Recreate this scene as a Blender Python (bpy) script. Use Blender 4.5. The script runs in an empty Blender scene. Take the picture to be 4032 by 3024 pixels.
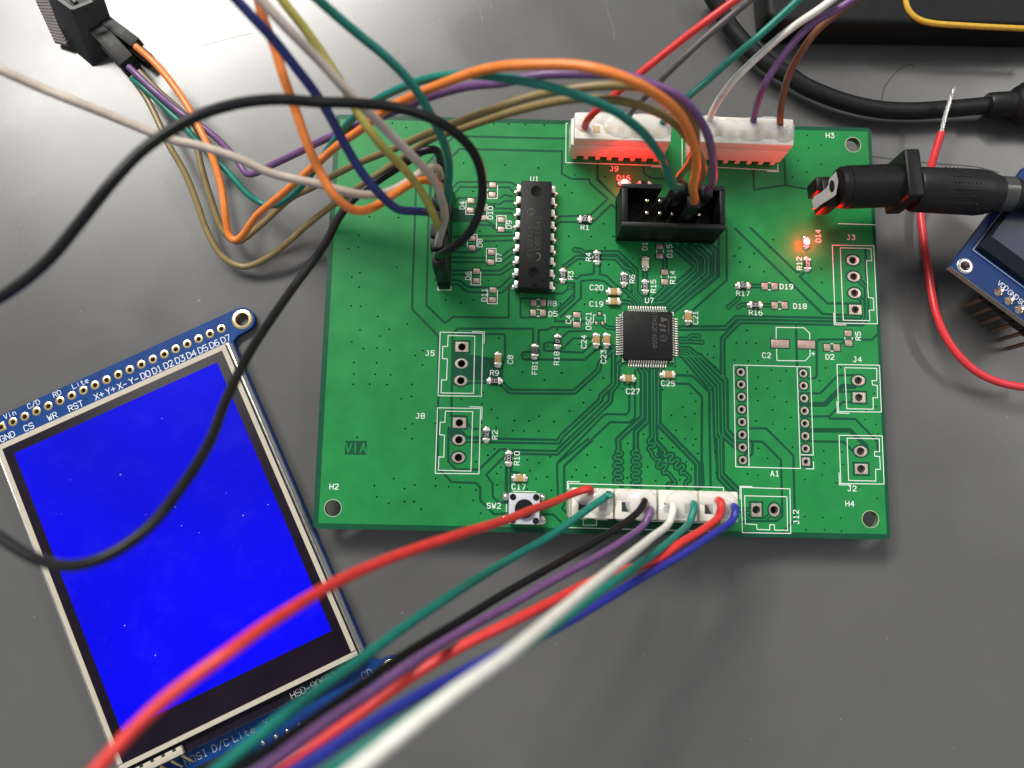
import bpy, bmesh, math, random
from mathutils import Vector, Matrix
from mathutils.geometry import delaunay_2d_cdt

# ------------------------------------------------------------------ scale: 1 Blender unit = 1 cm, numbers below are millimetres
S = 0.1
random.seed(7)
scene = bpy.context.scene
scene.unit_settings.scale_length = 0.01
COL = scene.collection

# ------------------------------------------------------------------ camera (measured pose over the green board, origin = board centre)
FPX = 3060.0
ROT = Matrix(((0.9996950451, 0.0196870812, 0.0149075669),
              (-0.0215936015, 0.9897824645, 0.1409410848),
              (-0.0119805297, -0.1412200122, 0.9899057405)))
CAM = Vector((-20.293916, -35.727387, 154.786177))
cam_data = bpy.data.cameras.new('camera')
cam = bpy.data.objects.new('camera', cam_data)
COL.objects.link(cam)
cam.matrix_world = Matrix.Translation(CAM * S) @ ROT.transposed().to_4x4()
cam_data.sensor_width = 36.0
cam_data.lens = FPX / 4032.0 * 36.0
cam_data.clip_start = 0.05
cam_data.clip_end = 1000.0
cam_data.dof.use_dof = True
cam_data.dof.focus_distance = 15.6
cam_data.dof.aperture_fstop = 0.14
scene.camera = cam

# ------------------------------------------------------------------ room light
world = bpy.data.worlds.new('World')
scene.world = world
world.use_nodes = True
bg = world.node_tree.nodes['Background']
bg.inputs['Color'].default_value = (0.92, 0.96, 1.0, 1)
bg.inputs['Strength'].default_value = 0.34


def strip_lamp(name, loc, aim, size, power, color):
    ld = bpy.data.lights.new(name, 'AREA')
    ld.shape = 'RECTANGLE'
    ld.size, ld.size_y = size
    ld.energy = power
    ld.color = color
    o = bpy.data.objects.new(name, ld)
    o.location = loc
    d = Vector(aim) - Vector(loc)
    o.rotation_euler = d.to_track_quat('-Z', 'Y').to_euler()
    COL.objects.link(o)
    return o


# ceiling fixture with three tubes, above and behind the upper left of the table (cm)
for i in range(3):
    strip_lamp('ceiling_or_fill_lamp', (-84, 108 + 17 * i, 165), (-6, 4, 0), (124, 6), 208000, (1.0, 0.97, 0.91))
strip_lamp('ceiling_or_fill_lamp', (150, 60, 170), (0, 0, 0), (120, 10), 95000, (1.0, 0.97, 0.92))  # added fill lamp, brightens the right side and shadows; no known fixture

scene.view_settings.view_transform = 'Standard'
scene.view_settings.look = 'None'
scene.view_settings.gamma = 1.0
scene.view_settings.exposure = 0.0
scene.render.engine = 'CYCLES'
scene.cycles.use_denoising = True
scene.cycles.max_bounces = 8
scene.cycles.sample_clamp_indirect = 6.0
scene.cycles.caustics_reflective = False
scene.cycles.caustics_refractive = False

# ------------------------------------------------------------------ pixel -> place helpers (points on a plane of given height, mm)
FR = {'P': (0, 0, 1.0), 'A': (1650, 650, 2.765), 'B': (2200, 900, 2.765), 'C': (2800, 900, 2.765), 'D': (1600, 1200, 2.765),
      'E': (2200, 1400, 2.765), 'G': (2800, 1200, 2.765), 'H': (1600, 1750, 2.765), 'I': (2200, 1750, 2.765),
      'K': (2800, 1700, 2.765), 'L': (1200, 400, 2.1944), 'M': (2100, 0, 2.1944), 'N': (3024, 0, 2.1944),
      'W': (900, 1950, 1.545), 'X': (2000, 1850, 2.212), 'Y': (900, 0, 1.8433), 'Z': (0, 0, 1.2762), 'V': (0, 0, 0.54861),
      'Q': (2350, 600, 3.6867), 'J': (3300, 600, 3.0219), 'U': (3100, 550, 5.53), 'O': (3632, 800, 2.765),
      'R': (3232, 1150, 2.765), 'S': (0, 1150, 2.212), 'T': (800, 1200, 2.765), 'a': (300, 2424, 2.765),
      'b': (900, 2424, 2.765), 'c': (0, 0, 3.16), 'd': (1200, 1700, 4.424), 'e': (0, 1890, 0.8063)}


def pix(f, x, y):
    a, b, s = FR[f]
    return a + x / s, b + y / s


def ray(px, py):
    return ROT.transposed() @ Vector(((px - 2016) / FPX, -(py - 1512) / FPX, -1.0))


def at(f, x, y, z=0.0):
    d = ray(*pix(f, x, y))
    return CAM + d * ((z - CAM.z) / d.z)


def at_depth(f, x, y, depth):
    return CAM + ray(*pix(f, x, y)) * depth


def path3(spec):
    """'X 700,190,z8 600,195,d142 W 1400,240,d107' -> list of points (mm)"""
    out, f = [], None
    for tok in spec.split():
        if ',' not in tok:
            f = tok
            continue
        x, y, q = tok.split(',')
        v = float(q[1:])
        out.append(at(f, float(x), float(y), v) if q[0] == 'z' else at_depth(f, float(x), float(y), v))
    return out


def path2(spec, z=0.0):
    out, f = [], None
    for tok in spec.split():
        if ',' not in tok:
            f = tok
            continue
        x, y = tok.split(',')
        p = at(f, float(x), float(y), z)
        out.append((p.x, p.y))
    return out


# ------------------------------------------------------------------ materials
MATS = {}


def material(name, color, rough=0.5, metal=0.0, var=0.12, scale=8.0, bump=0.0, bscale=40.0, spec=0.5, coat=0.0, coat_rough=0.1,
             trans=0.0, alpha=1.0, emit=None, emit_strength=0.0, rough_var=0.08, sss=0.0, sss_radius=(0.1, 0.1, 0.1)):
    if name in MATS:
        return MATS[name]
    m = bpy.data.materials.new(name)
    m.use_nodes = True
    nt = m.node_tree
    b = nt.nodes['Principled BSDF']
    tc = nt.nodes.new('ShaderNodeTexCoord')
    nz = nt.nodes.new('ShaderNodeTexNoise')
    nz.inputs['Scale'].default_value = scale
    nz.inputs['Detail'].default_value = 6.0
    nt.links.new(tc.outputs['Object'], nz.inputs['Vector'])
    ramp = nt.nodes.new('ShaderNodeValToRGB')
    lo = tuple(max(0.0, c * (1 - var)) for c in color)
    hi = tuple(min(1.0, c * (1 + var)) for c in color)
    ramp.color_ramp.elements[0].position = 0.3
    ramp.color_ramp.elements[1].position = 0.7
    ramp.color_ramp.elements[0].color = (*lo, 1)
    ramp.color_ramp.elements[1].color = (*hi, 1)
    nt.links.new(nz.outputs['Fac'], ramp.inputs['Fac'])
    nt.links.new(ramp.outputs['Color'], b.inputs['Base Color'])
    mr = nt.nodes.new('ShaderNodeMapRange')
    mr.inputs['To Min'].default_value = max(0.02, rough - rough_var)
    mr.inputs['To Max'].default_value = min(1.0, rough + rough_var)
    nt.links.new(nz.outputs['Fac'], mr.inputs['Value'])
    nt.links.new(mr.outputs['Result'], b.inputs['Roughness'])
    b.inputs['Metallic'].default_value = metal
    b.inputs['Specular IOR Level'].default_value = spec
    b.inputs['Coat Weight'].default_value = coat
    b.inputs['Coat Roughness'].default_value = coat_rough
    b.inputs['Transmission Weight'].default_value = trans
    b.inputs['Alpha'].default_value = alpha
    if sss:
        b.inputs['Subsurface Weight'].default_value = sss
        b.inputs['Subsurface Radius'].default_value = sss_radius
        b.inputs['Subsurface Scale'].default_value = 1.0
    if emit:
        b.inputs['Emission Color'].default_value = (*emit, 1)
        b.inputs['Emission Strength'].default_value = emit_strength
    if bump:
        n2 = nt.nodes.new('ShaderNodeTexNoise')
        n2.inputs['Scale'].default_value = bscale
        n2.inputs['Detail'].default_value = 4.0
        nt.links.new(tc.outputs['Object'], n2.inputs['Vector'])
        bp = nt.nodes.new('ShaderNodeBump')
        bp.inputs['Strength'].default_value = bump
        bp.inputs['Distance'].default_value = 0.01
        nt.links.new(n2.outputs['Fac'], bp.inputs['Height'])
        nt.links.new(bp.outputs['Normal'], b.inputs['Normal'])
    MATS[name] = m
    return m


def table_material():
    m = bpy.data.materials.new('grey_laminate')
    m.use_nodes = True
    nt = m.node_tree
    b = nt.nodes['Principled BSDF']
    tc = nt.nodes.new('ShaderNodeTexCoord')

    def noise(sc, det, dist=0.0):
        n = nt.nodes.new('ShaderNodeTexNoise')
        n.inputs['Scale'].default_value = sc
        n.inputs['Detail'].default_value = det
        n.inputs['Distortion'].default_value = dist
        nt.links.new(tc.outputs['Object'], n.inputs['Vector'])
        return n

    def ramp(src, p0, p1, c0, c1):
        r = nt.nodes.new('ShaderNodeValToRGB')
        r.color_ramp.elements[0].position, r.color_ramp.elements[1].position = p0, p1
        r.color_ramp.elements[0].color, r.color_ramp.elements[1].color = (*c0, 1), (*c1, 1)
        nt.links.new(src, r.inputs['Fac'])
        return r
    big = noise(0.45, 5, 0.4)
    fine = noise(60, 3)
    speck = noise(9, 1)
    base = ramp(big.outputs['Fac'], 0.3, 0.72, (0.098, 0.097, 0.096), (0.110, 0.109, 0.108))
    dirt = ramp(speck.outputs['Fac'], 0.795, 0.82, (0, 0, 0), (1, 1, 1))
    mix = nt.nodes.new('ShaderNodeMix')
    mix.data_type = 'RGBA'
    nt.links.new(dirt.outputs['Color'], mix.inputs['Factor'])
    nt.links.new(base.outputs['Color'], mix.inputs[6])
    mix.inputs[7].default_value = (0.24, 0.235, 0.22, 1)
    nt.links.new(mix.outputs[2], b.inputs['Base Color'])
    rr = ramp(big.outputs['Fac'], 0.35, 0.65, (0.25,) * 3, (0.31,) * 3)
    nt.links.new(rr.outputs['Color'], b.inputs['Roughness'])
    bp = nt.nodes.new('ShaderNodeBump')
    b.inputs['Specular IOR Level'].default_value = 0.64
    bp.inputs['Strength'].default_value = 0.12
    bp.inputs['Distance'].default_value = 0.004
    nt.links.new(fine.outputs['Fac'], bp.inputs['Height'])
    nt.links.new(bp.outputs['Normal'], b.inputs['Normal'])
    return m



def screen_material():
    """backlit panel under a finger-marked touch film"""
    m = bpy.data.materials.new('lit_blue_screen')
    m.use_nodes = True
    nt = m.node_tree
    b = nt.nodes['Principled BSDF']
    tc = nt.nodes.new('ShaderNodeTexCoord')
    n1 = nt.nodes.new('ShaderNodeTexNoise')
    n1.inputs['Scale'].default_value = 1.1
    n1.inputs['Detail'].default_value = 8
    n1.inputs['Roughness'].default_value = 0.72
    nt.links.new(tc.outputs['Object'], n1.inputs['Vector'])
    r1 = nt.nodes.new('ShaderNodeValToRGB')
    r1.color_ramp.elements[0].position, r1.color_ramp.elements[1].position = 0.5, 0.78
    r1.color_ramp.elements[0].color, r1.color_ramp.elements[1].color = (0.0, 0.0, 0.004, 1), (0.007, 0.007, 0.009, 1)
    nt.links.new(n1.outputs['Fac'], r1.inputs['Fac'])
    nt.links.new(r1.outputs['Color'], b.inputs['Base Color'])
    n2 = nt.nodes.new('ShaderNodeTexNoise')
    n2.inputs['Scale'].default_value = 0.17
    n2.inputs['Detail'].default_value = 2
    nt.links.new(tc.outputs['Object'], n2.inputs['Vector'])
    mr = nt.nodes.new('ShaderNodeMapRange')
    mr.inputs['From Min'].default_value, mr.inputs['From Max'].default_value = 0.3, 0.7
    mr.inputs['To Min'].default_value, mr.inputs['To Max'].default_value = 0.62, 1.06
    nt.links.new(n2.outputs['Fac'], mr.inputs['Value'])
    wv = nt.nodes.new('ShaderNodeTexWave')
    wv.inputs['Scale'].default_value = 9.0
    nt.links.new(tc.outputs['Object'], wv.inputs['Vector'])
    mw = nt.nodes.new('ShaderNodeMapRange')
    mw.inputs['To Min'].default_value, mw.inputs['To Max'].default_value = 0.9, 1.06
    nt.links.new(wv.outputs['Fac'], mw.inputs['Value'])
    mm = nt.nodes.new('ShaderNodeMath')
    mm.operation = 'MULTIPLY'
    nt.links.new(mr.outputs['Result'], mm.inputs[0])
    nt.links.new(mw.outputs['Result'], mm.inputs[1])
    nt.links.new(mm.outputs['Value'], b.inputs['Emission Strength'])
    b.inputs['Emission Color'].default_value = (0.0, 0.0, 1.0, 1)
    b.inputs['Roughness'].default_value = 0.45
    b.inputs['Specular IOR Level'].default_value = 0.1
    return m


M = material
M_LAM = M('mask_over_laminate', (0.004, 0.072, 0.034), 0.40, var=0.08, scale=3, spec=0.24)
M_POUR = M('mask_over_copper', (0.015, 0.222, 0.057), 0.38, var=0.09, scale=2.2, spec=0.24)
M_EDGE = M('board_edge', (0.12, 0.20, 0.09), 0.7)
M_SILK = M('silkscreen_white', (0.80, 0.84, 0.80), 0.6, var=0.08, scale=30)
M_TIN = M('bare_tinned_pad', (0.46, 0.34, 0.28), 0.45, metal=0.6, var=0.25, scale=60, bump=0.5, bscale=60)
M_SOLDER = M('solder', (0.86, 0.83, 0.78), 0.27, metal=1.0, var=0.15, scale=30, bump=0.4, bscale=25)
M_GOLD = M('gold_ring', (0.83, 0.66, 0.36), 0.3, metal=1.0, var=0.1)
M_LEAD = M('tinned_lead', (0.88, 0.85, 0.78), 0.40, metal=1.0, var=0.12, scale=20)
M_EPOXY = M('black_epoxy', (0.009, 0.0095, 0.010), 0.5, spec=0.22, var=0.3, scale=40, bump=0.25, bscale=120)
M_MARK = M('laser_mark', (0.052, 0.051, 0.048), 0.6, spec=0.2)
M_BLACK = M('black_nylon', (0.007, 0.007, 0.008), 0.42, spec=0.25, var=0.3, scale=12, bump=0.15, bscale=60)
M_RUBBER = M('black_rubber', (0.009, 0.009, 0.010), 0.42, spec=0.32, var=0.25, scale=10, bump=0.3, bscale=50)
M_WHITE = M('white_nylon', (0.74, 0.70, 0.62), 0.4, var=0.06, scale=4, sss=0.25, sss_radius=(0.08, 0.06, 0.05))
M_GLUE = M('hot_glue', (0.86, 0.84, 0.81), 0.10, var=0.03, scale=3, sss=1.0, sss_radius=(0.15, 0.13, 0.12), alpha=0.5, bump=0.08, bscale=5, rough_var=0.05, spec=0.6)
M_RESIST = M('resistor_black', (0.012, 0.012, 0.014), 0.35)
M_CERAM = M('capacitor_tan', (0.42, 0.27, 0.10), 0.45, var=0.15, scale=25)
M_BLUE = M('blue_mask', (0.006, 0.045, 0.20), 0.38, var=0.15, scale=4, spec=0.2)
M_RING = M('plated_ring', (0.66, 0.56, 0.48), 0.34, metal=0.8, var=0.2, scale=40, bump=0.3, bscale=40)
M_GLASS = M('dark_glass', (0.010, 0.006, 0.014), 0.42, var=0.2, scale=2, spec=0.16, rough_var=0.05)
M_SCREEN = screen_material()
M_BEIGE = M('beige_bezel', (0.50, 0.45, 0.36), 0.5, var=0.05)
M_GREYM = M('grey_metal', (0.55, 0.55, 0.53), 0.3, metal=0.9)
M_YELLOW = M('yellow_rim', (0.62, 0.36, 0.03), 0.45)
M_DEVICE = M('black_case', (0.007, 0.008, 0.008), 0.55, spec=0.25, var=0.3, scale=6, bump=0.4, bscale=40)
M_TABLE = table_material()
WIRE = {}
for k, c in dict(red=(0.66, 0.040, 0.036), green=(0.010, 0.195, 0.150), black=(0.008, 0.008, 0.009), purple=(0.165, 0.078, 0.215),
                 white=(0.82, 0.80, 0.73), blue=(0.020, 0.030, 0.30), orange=(0.85, 0.235, 0.045), olive=(0.25, 0.185, 0.075),
                 beige=(0.56, 0.47, 0.40), yellow=(0.50, 0.44, 0.10), grey=(0.11, 0.095, 0.10), brown=(0.20, 0.075, 0.035),
                 navy=(0.018, 0.030, 0.17)).items():
    WIRE[k] = M('pvc_' + k, c, 0.36, var=0.10, scale=7, spec=0.3 if k == 'black' else 0.45, bump=0.04, bscale=14)

# ------------------------------------------------------------------ mesh building (mm in, cm out)


def link(name, me, parent=None):
    o = bpy.data.objects.new(name, me)
    COL.objects.link(o)
    if parent:
        o.parent = parent
    return o


class MB:
    def __init__(self):
        self.v, self.f = [], []

    def add(self, verts, faces):
        k = len(self.v)
        self.v += [Vector(p) for p in verts]
        self.f += [[i + k for i in fc] for fc in faces]
        return self

    def box(self, c, s, m=None):
        hx, hy, hz = s[0] / 2, s[1] / 2, s[2] / 2
        vs = [Vector((x, y, z)) for z in (-hz, hz) for x, y in ((-hx, -hy), (hx, -hy), (hx, hy), (-hx, hy))]
        vs = [(m @ p if m else p) + Vector(c) for p in vs]
        return self.add(vs, [(3, 2, 1, 0), (4, 5, 6, 7), (0, 1, 5, 4), (1, 2, 6, 5), (2, 3, 7, 6), (3, 0, 4, 7)])

    def frustum(self, c, s0, s1, h, off=(0, 0)):
        """box whose top rectangle s1 differs from its bottom s0; c = centre of the bottom"""
        vs = []
        for (sx, sy), z, (ox, oy) in ((s0, 0, (0, 0)), (s1, h, off)):
            vs += [(c[0] + ox + a * sx / 2, c[1] + oy + b * sy / 2, c[2] + z) for a, b in ((-1, -1), (1, -1), (1, 1), (-1, 1))]
        return self.add(vs, [(3, 2, 1, 0), (4, 5, 6, 7), (0, 1, 5, 4), (1, 2, 6, 5), (2, 3, 7, 6), (3, 0, 4, 7)])

    def prism(self, poly, z0, z1):
        n = len(poly)
        area = sum(poly[i][0] * poly[(i + 1) % n][1] - poly[(i + 1) % n][0] * poly[i][1] for i in range(n))
        if area < 0:
            poly = poly[::-1]
        vs = [(p[0], p[1], z0) for p in poly] + [(p[0], p[1], z1) for p in poly]
        fs = [tuple(range(n))[::-1], tuple(range(n, 2 * n))]
        fs += [(i, (i + 1) % n, n + (i + 1) % n, n + i) for i in range(n)]
        return self.add(vs, fs)

    def rings(self, prof, p0, axis, n=20, cap=True):
        """turned shape: prof = [(distance along axis, radius)]"""
        ax = Vector(axis).normalized()
        u = ax.orthogonal().normalized()
        w = ax.cross(u)
        vs = []
        for t, r in prof:
            for i in range(n):
                a = 2 * math.pi * i / n
                vs.append(Vector(p0) + ax * t + (u * math.cos(a) + w * math.sin(a)) * r)
        fs = []
        for k in range(len(prof) - 1):
            for i in range(n):
                j = (i + 1) % n
                fs.append((k * n + i, k * n + j, (k + 1) * n + j, (k + 1) * n + i))
        if cap:
            fs.append(tuple(range(n))[::-1])
            fs.append(tuple((len(prof) - 1) * n + i for i in range(n)))
        return self.add(vs, fs)

    def ellipsoid(self, c, r, nu=12, nv=8, jitter=0.0, zmin=None):
        vs, fs = [], []
        ph = random.random() * 9
        for k in range(nv + 1):
            th = math.pi * k / nv
            for i in range(nu):
                a = 2 * math.pi * i / nu
                q = 1 + jitter * (math.sin(3 * a + ph) * 0.6 + math.sin(5 * a + 2 * th + ph * 2) * 0.4) * math.sin(th)
                p = Vector((c[0] + r[0] * q * math.sin(th) * math.cos(a), c[1] + r[1] * q * math.sin(th) * math.sin(a), c[2] + r[2] * math.cos(th)))
                if zmin is not None:
                    p.z = max(p.z, zmin)
                vs.append(p)
        for k in range(nv):
            for i in range(nu):
                j = (i + 1) % nu
                fs.append((k * nu + i, (k + 1) * nu + i, (k + 1) * nu + j, k * nu + j))
        return self.add(vs, fs)

    def tube(self, pts, r, n=10, cap=True):
        pts = [Vector(p) for p in pts]
        N = len(pts)
        rad = r if isinstance(r, (list, tuple)) else [r] * N
        tang = [(pts[min(i + 1, N - 1)] - pts[max(i - 1, 0)]).normalized() for i in range(N)]
        u = tang[0].orthogonal().normalized()
        vs = []
        for i in range(N):
            u = (u - tang[i] * u.dot(tang[i])).normalized()
            w = tang[i].cross(u)
            for k in range(n):
                a = 2 * math.pi * k / n
                vs.append(pts[i] + (u * math.cos(a) + w * math.sin(a)) * rad[i])
        fs = [(i * n + k, i * n + (k + 1) % n, (i + 1) * n + (k + 1) % n, (i + 1) * n + k) for i in range(N - 1) for k in range(n)]
        if cap:
            fs += [tuple(range(n))[::-1], tuple((N - 1) * n + k for k in range(n))]
        return self.add(vs, fs)

    def mesh(self, name, mat, bevel=0.0, seg=2, smooth=35):
        me = bpy.data.meshes.new(name)
        me.from_pydata([p * S for p in self.v], [], self.f)
        if bevel:
            bm = bmesh.new()
            bm.from_mesh(me)
            bmesh.ops.recalc_face_normals(bm, faces=bm.faces)
            ed = [e for e in bm.edges if len(e.link_faces) == 2 and e.calc_face_angle(0) > 0.6]
            bmesh.ops.bevel(bm, geom=ed, offset=bevel * S, segments=seg, affect='EDGES', profile=0.5, clamp_overlap=True)
            bm.to_mesh(me)
            bm.free()
        me.materials.append(mat)
        if smooth:
            me.polygons.foreach_set('use_smooth', [True] * len(me.polygons))
            me.set_sharp_from_angle(angle=math.radians(smooth))
        me.update()
        return me

    def build(self, name, mat, parent=None, loc=None, **kw):
        o = link(name, self.mesh(name, mat, **kw), parent)
        if loc is not None:
            o.location = Vector(loc) * S
        return o


def tag(o, label, cat, group=None):
    o['label'] = label
    o['category'] = cat
    if group:
        o['group'] = group
    return o


def thing(name, label, cat, loc=(0, 0, 0), rz=0.0, group=None):
    o = link(name, None)
    o.empty_display_size = 0.2
    o.location = Vector(loc) * S
    o.rotation_euler = (0, 0, rz)
    return tag(o, label, cat, group)


def copy_parts(src, dst):
    for ch in src.children:
        c = ch.copy()
        COL.objects.link(c)
        c.parent = dst
        for g in ch.children:
            d = g.copy()
            COL.objects.link(d)
            d.parent = c


def spline(pts, step=1.2):
    """centripetal Catmull-Rom through the points"""
    P = [pts[0] * 2 - pts[1]] + list(pts) + [pts[-1] * 2 - pts[-2]]
    out = []
    for i in range(1, len(P) - 2):
        p0, p1, p2, p3 = P[i - 1], P[i], P[i + 1], P[i + 2]
        t0 = 0.0
        t1 = t0 + max(1e-4, (p1 - p0).length ** 0.5)
        t2 = t1 + max(1e-4, (p2 - p1).length ** 0.5)
        t3 = t2 + max(1e-4, (p3 - p2).length ** 0.5)
        n = max(2, int((p2 - p1).length / step))
        for k in range(n):
            t = t1 + (t2 - t1) * k / n
            a1 = p0 * ((t1 - t) / (t1 - t0)) + p1 * ((t - t0) / (t1 - t0))
            a2 = p1 * ((t2 - t) / (t2 - t1)) + p2 * ((t - t1) / (t2 - t1))
            a3 = p2 * ((t3 - t) / (t3 - t2)) + p3 * ((t - t2) / (t3 - t2))
            b1 = a1 * ((t2 - t) / (t2 - t0)) + a2 * ((t - t0) / (t2 - t0))
            b2 = a2 * ((t3 - t) / (t3 - t1)) + a3 * ((t - t1) / (t3 - t1))
            out.append(b1 * ((t2 - t) / (t2 - t1)) + b2 * ((t - t1) / (t2 - t1)))
    out.append(pts[-1])
    return out


# ------------------------------------------------------------------ flat shapes: strokes and their union
def ngon(c, r, n=8, ry=None, a0=0.0):
    ry = ry or r
    return [(c[0] + r * math.cos(a0 + 2 * math.pi * i / n), c[1] + ry * math.sin(a0 + 2 * math.pi * i / n)) for i in range(n)]


def stroke(pts, w, round_end=True, n=8):
    """convex pieces covering a polyline of width w"""
    out = []
    for i in range(len(pts) - 1):
        a, b = Vector(pts[i]), Vector(pts[i + 1])
        d = b - a
        if d.length < 1e-6:
            continue
        nrm = Vector((-d.y, d.x)).normalized() * (w / 2)
        out.append([tuple(a - nrm), tuple(b - nrm), tuple(b + nrm), tuple(a + nrm)])
    rng = range(len(pts)) if round_end else range(1, len(pts) - 1)
    for i in rng:
        out.append(ngon(pts[i], w / 2 * 1.02, n, a0=0.13))
    return out


def ccw(p):
    a = sum(p[i][0] * p[(i + 1) % len(p)][1] - p[(i + 1) % len(p)][0] * p[i][1] for i in range(len(p)))
    return p if a > 0 else p[::-1]


def arrange(polys):
    vs, fs = [], []
    for p in polys:
        p = ccw(p)
        k = len(vs)
        vs += [Vector(q) for q in p]
        fs.append(list(range(k, k + len(p))))
    v, e, f, ov, oe, of = delaunay_2d_cdt(vs, [], fs, 0, 1e-5, True)
    return v, f, of


def flat_union(polys, z, name, mat, parent, kind=None):
    v, f, of = arrange(polys)
    keep = [fc for fc, o in zip(f, of) if o]
    mb = MB()
    mb.add([(p.x, p.y, z) for p in v], [tuple(fc) for fc in keep])
    o = mb.build(name, mat, parent, smooth=0)
    if kind:
        o['kind'] = kind
    return o


# single-stroke lettering on a 4 x 6 grid
FONT = {
    'A': '0,0 2,6 4,0;.7,2 3.3,2', 'B': '0,0 0,6 3,6 4,5.2 4,3.8 3,3 0,3;3,3 4,2.2 4,.8 3,0 0,0', 'C': '4,1 3,0 1,0 0,1 0,5 1,6 3,6 4,5',
    'D': '0,0 0,6 2.4,6 4,4.5 4,1.5 2.4,0 0,0', 'E': '4,0 0,0 0,6 4,6;0,3 3,3', 'F': '0,0 0,6 4,6;0,3 3,3', 'G': '4,5 3,6 1,6 0,5 0,1 1,0 3,0 4,1 4,3 2.4,3',
    'H': '0,0 0,6;4,0 4,6;0,3 4,3', 'I': '2,0 2,6;1,0 3,0;1,6 3,6', 'i': '1.5,0 1.5,4;1.5,5.3 1.5,5.7', 'J': '0,1 .8,0 2,0 3,1 3,6;1.4,6 3,6', 'L': '0,6 0,0 4,0', 'K': '0,0 0,6;4,6 0,2.4;1.4,3.6 4,0',
    'M': '0,0 0,6 2,2.5 4,6 4,0', 'N': '0,0 0,6 4,0 4,6', 'O': '1,0 3,0 4,1 4,5 3,6 1,6 0,5 0,1 1,0', 'P': '0,0 0,6 3,6 4,5 4,3.6 3,2.7 0,2.7',
    'R': '0,0 0,6 3,6 4,5.2 4,3.8 3,3 0,3;2,3 4,0', 'S': '0,1 1,0 3,0 4,1 4,2.3 3,3 1,3 0,3.8 0,5 1,6 3,6 4,5', 'T': '2,0 2,6;0,6 4,6',
    'U': '0,6 0,1 1,0 3,0 4,1 4,6', 'V': '0,6 2,0 4,6', 'W': '0,6 1,0 2,4 3,0 4,6', 'X': '0,0 4,6;0,6 4,0', 'Y': '2,0 2,3 0,6;2,3 4,6', 'l': '1.6,0 1.6,6',
    'n': '0,0 0,4;0,3 1,4 2.6,4 3.4,3 3.4,0', 't': '1,5.5 1,.8 1.8,0 3,0;0,4 2.8,4', 'e': '0,2 3.4,2 3.4,3 2.6,4 .8,4 0,3 0,1 .8,0 3,0', '+': '0,3 4,3;2,1 2,5',
    '-': '.5,2.6 3.5,2.6', '/': '0,-.5 4,6.5', '0': '1,0 3,0 4,1 4,5 3,6 1,6 0,5 0,1 1,0', '1': '1,5 2,6 2,0;.6,0 3.4,0', '2': '0,5 1,6 3,6 4,5 4,4 0,0 4,0',
    '3': '0,6 4,6 1.8,3.6 3,3.6 4,2.6 4,1 3,0 1,0 0,.8', '4': '3,0 3,6 0,2 4,2', '5': '4,6 .4,6 0,3.4 3,3.6 4,2.6 4,1 3,0 1,0 0,.8',
    '6': '3.6,6 1.6,6 0,4 0,1 1,0 3,0 4,1 4,2.6 3,3.5 1,3.5 0,2.6', '7': '0,6 4,6 1.4,0', '8': '1,3.2 0,4 0,5.2 1,6 3,6 4,5.2 4,4 3,3.2 1,3.2 0,2.2 0,1 1,0 3,0 4,1 4,2.2 3,3.2',
    '9': '.4,0 2.4,0 4,2 4,5 3,6 1,6 0,5 0,3.4 1,2.5 3,2.5 4,3.4', ' ': ''}


def text_strokes(s, c, h, angle=0.0, w=None, gap=1.9):
    """polygons of a line of lettering centred at c (2-D, mm)"""
    k = h / 6.0
    w = w or h * 0.15
    adv = 4 + gap
    total = adv * len(s) - gap
    ca, sa = math.cos(angle), math.sin(angle)
    out = []
    for i, ch in enumerate(s):
        for st in FONT[ch].split(';'):
            if not st:
                continue
            pts = []
            for q in st.split():
                x, y = map(float, q.split(','))
                x = (x + i * adv - total / 2) * k
                y = (y - 3) * k
                pts.append((c[0] + x * ca - y * sa, c[1] + x * sa + y * ca))
            out += stroke(pts, w, n=6)
    return out

# ------------------------------------------------------------------ the table
TZ = -6.6
mb = MB()
mb.box((0, 100, TZ - 12), (2600, 2000, 24))
tt = mb.build('tabletop', M_TABLE, bevel=2.0)
tt['kind'] = 'structure'

M_SCR = M('scratch_pale', (0.14, 0.14, 0.137), 0.35)
for sp, w_ in (('Z 1012,232 1090,210 1260,166', .16), ('Z 990,218 1010,170', .12), ('M 622,0 650,120 690,230 702,330', .3), ('Y 1815,20 1830,90 1842,150', .25), ('Y 1905,20 1908,60', .3), ('Z 435,1258 465,1262', .25),
               ('Z 78,1055 110,1035', .12), ('V 232,1258 244,1268', .1), ('R 950,895 962,915', .2), ('M 1795,840 1805,850', .2), ('M 2050,880 2070,900', .15)):
    flat_union(stroke(path2(sp, TZ), w_), TZ + 0.02, 'scratch', M_SCR, tt)

# ------------------------------------------------------------------ the green circuit board
BW, BH, BT = 113.64, 86.01, 1.6
LAM_Z = -0.045
PX = 1 / 19.4            # mm per photograph pixel on the board
ZP = PX / 2.765          # mm per pixel of the enlarged views
board = thing('circuit_board', 'large green printed circuit board lying in the middle of the table', 'circuit board')

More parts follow.
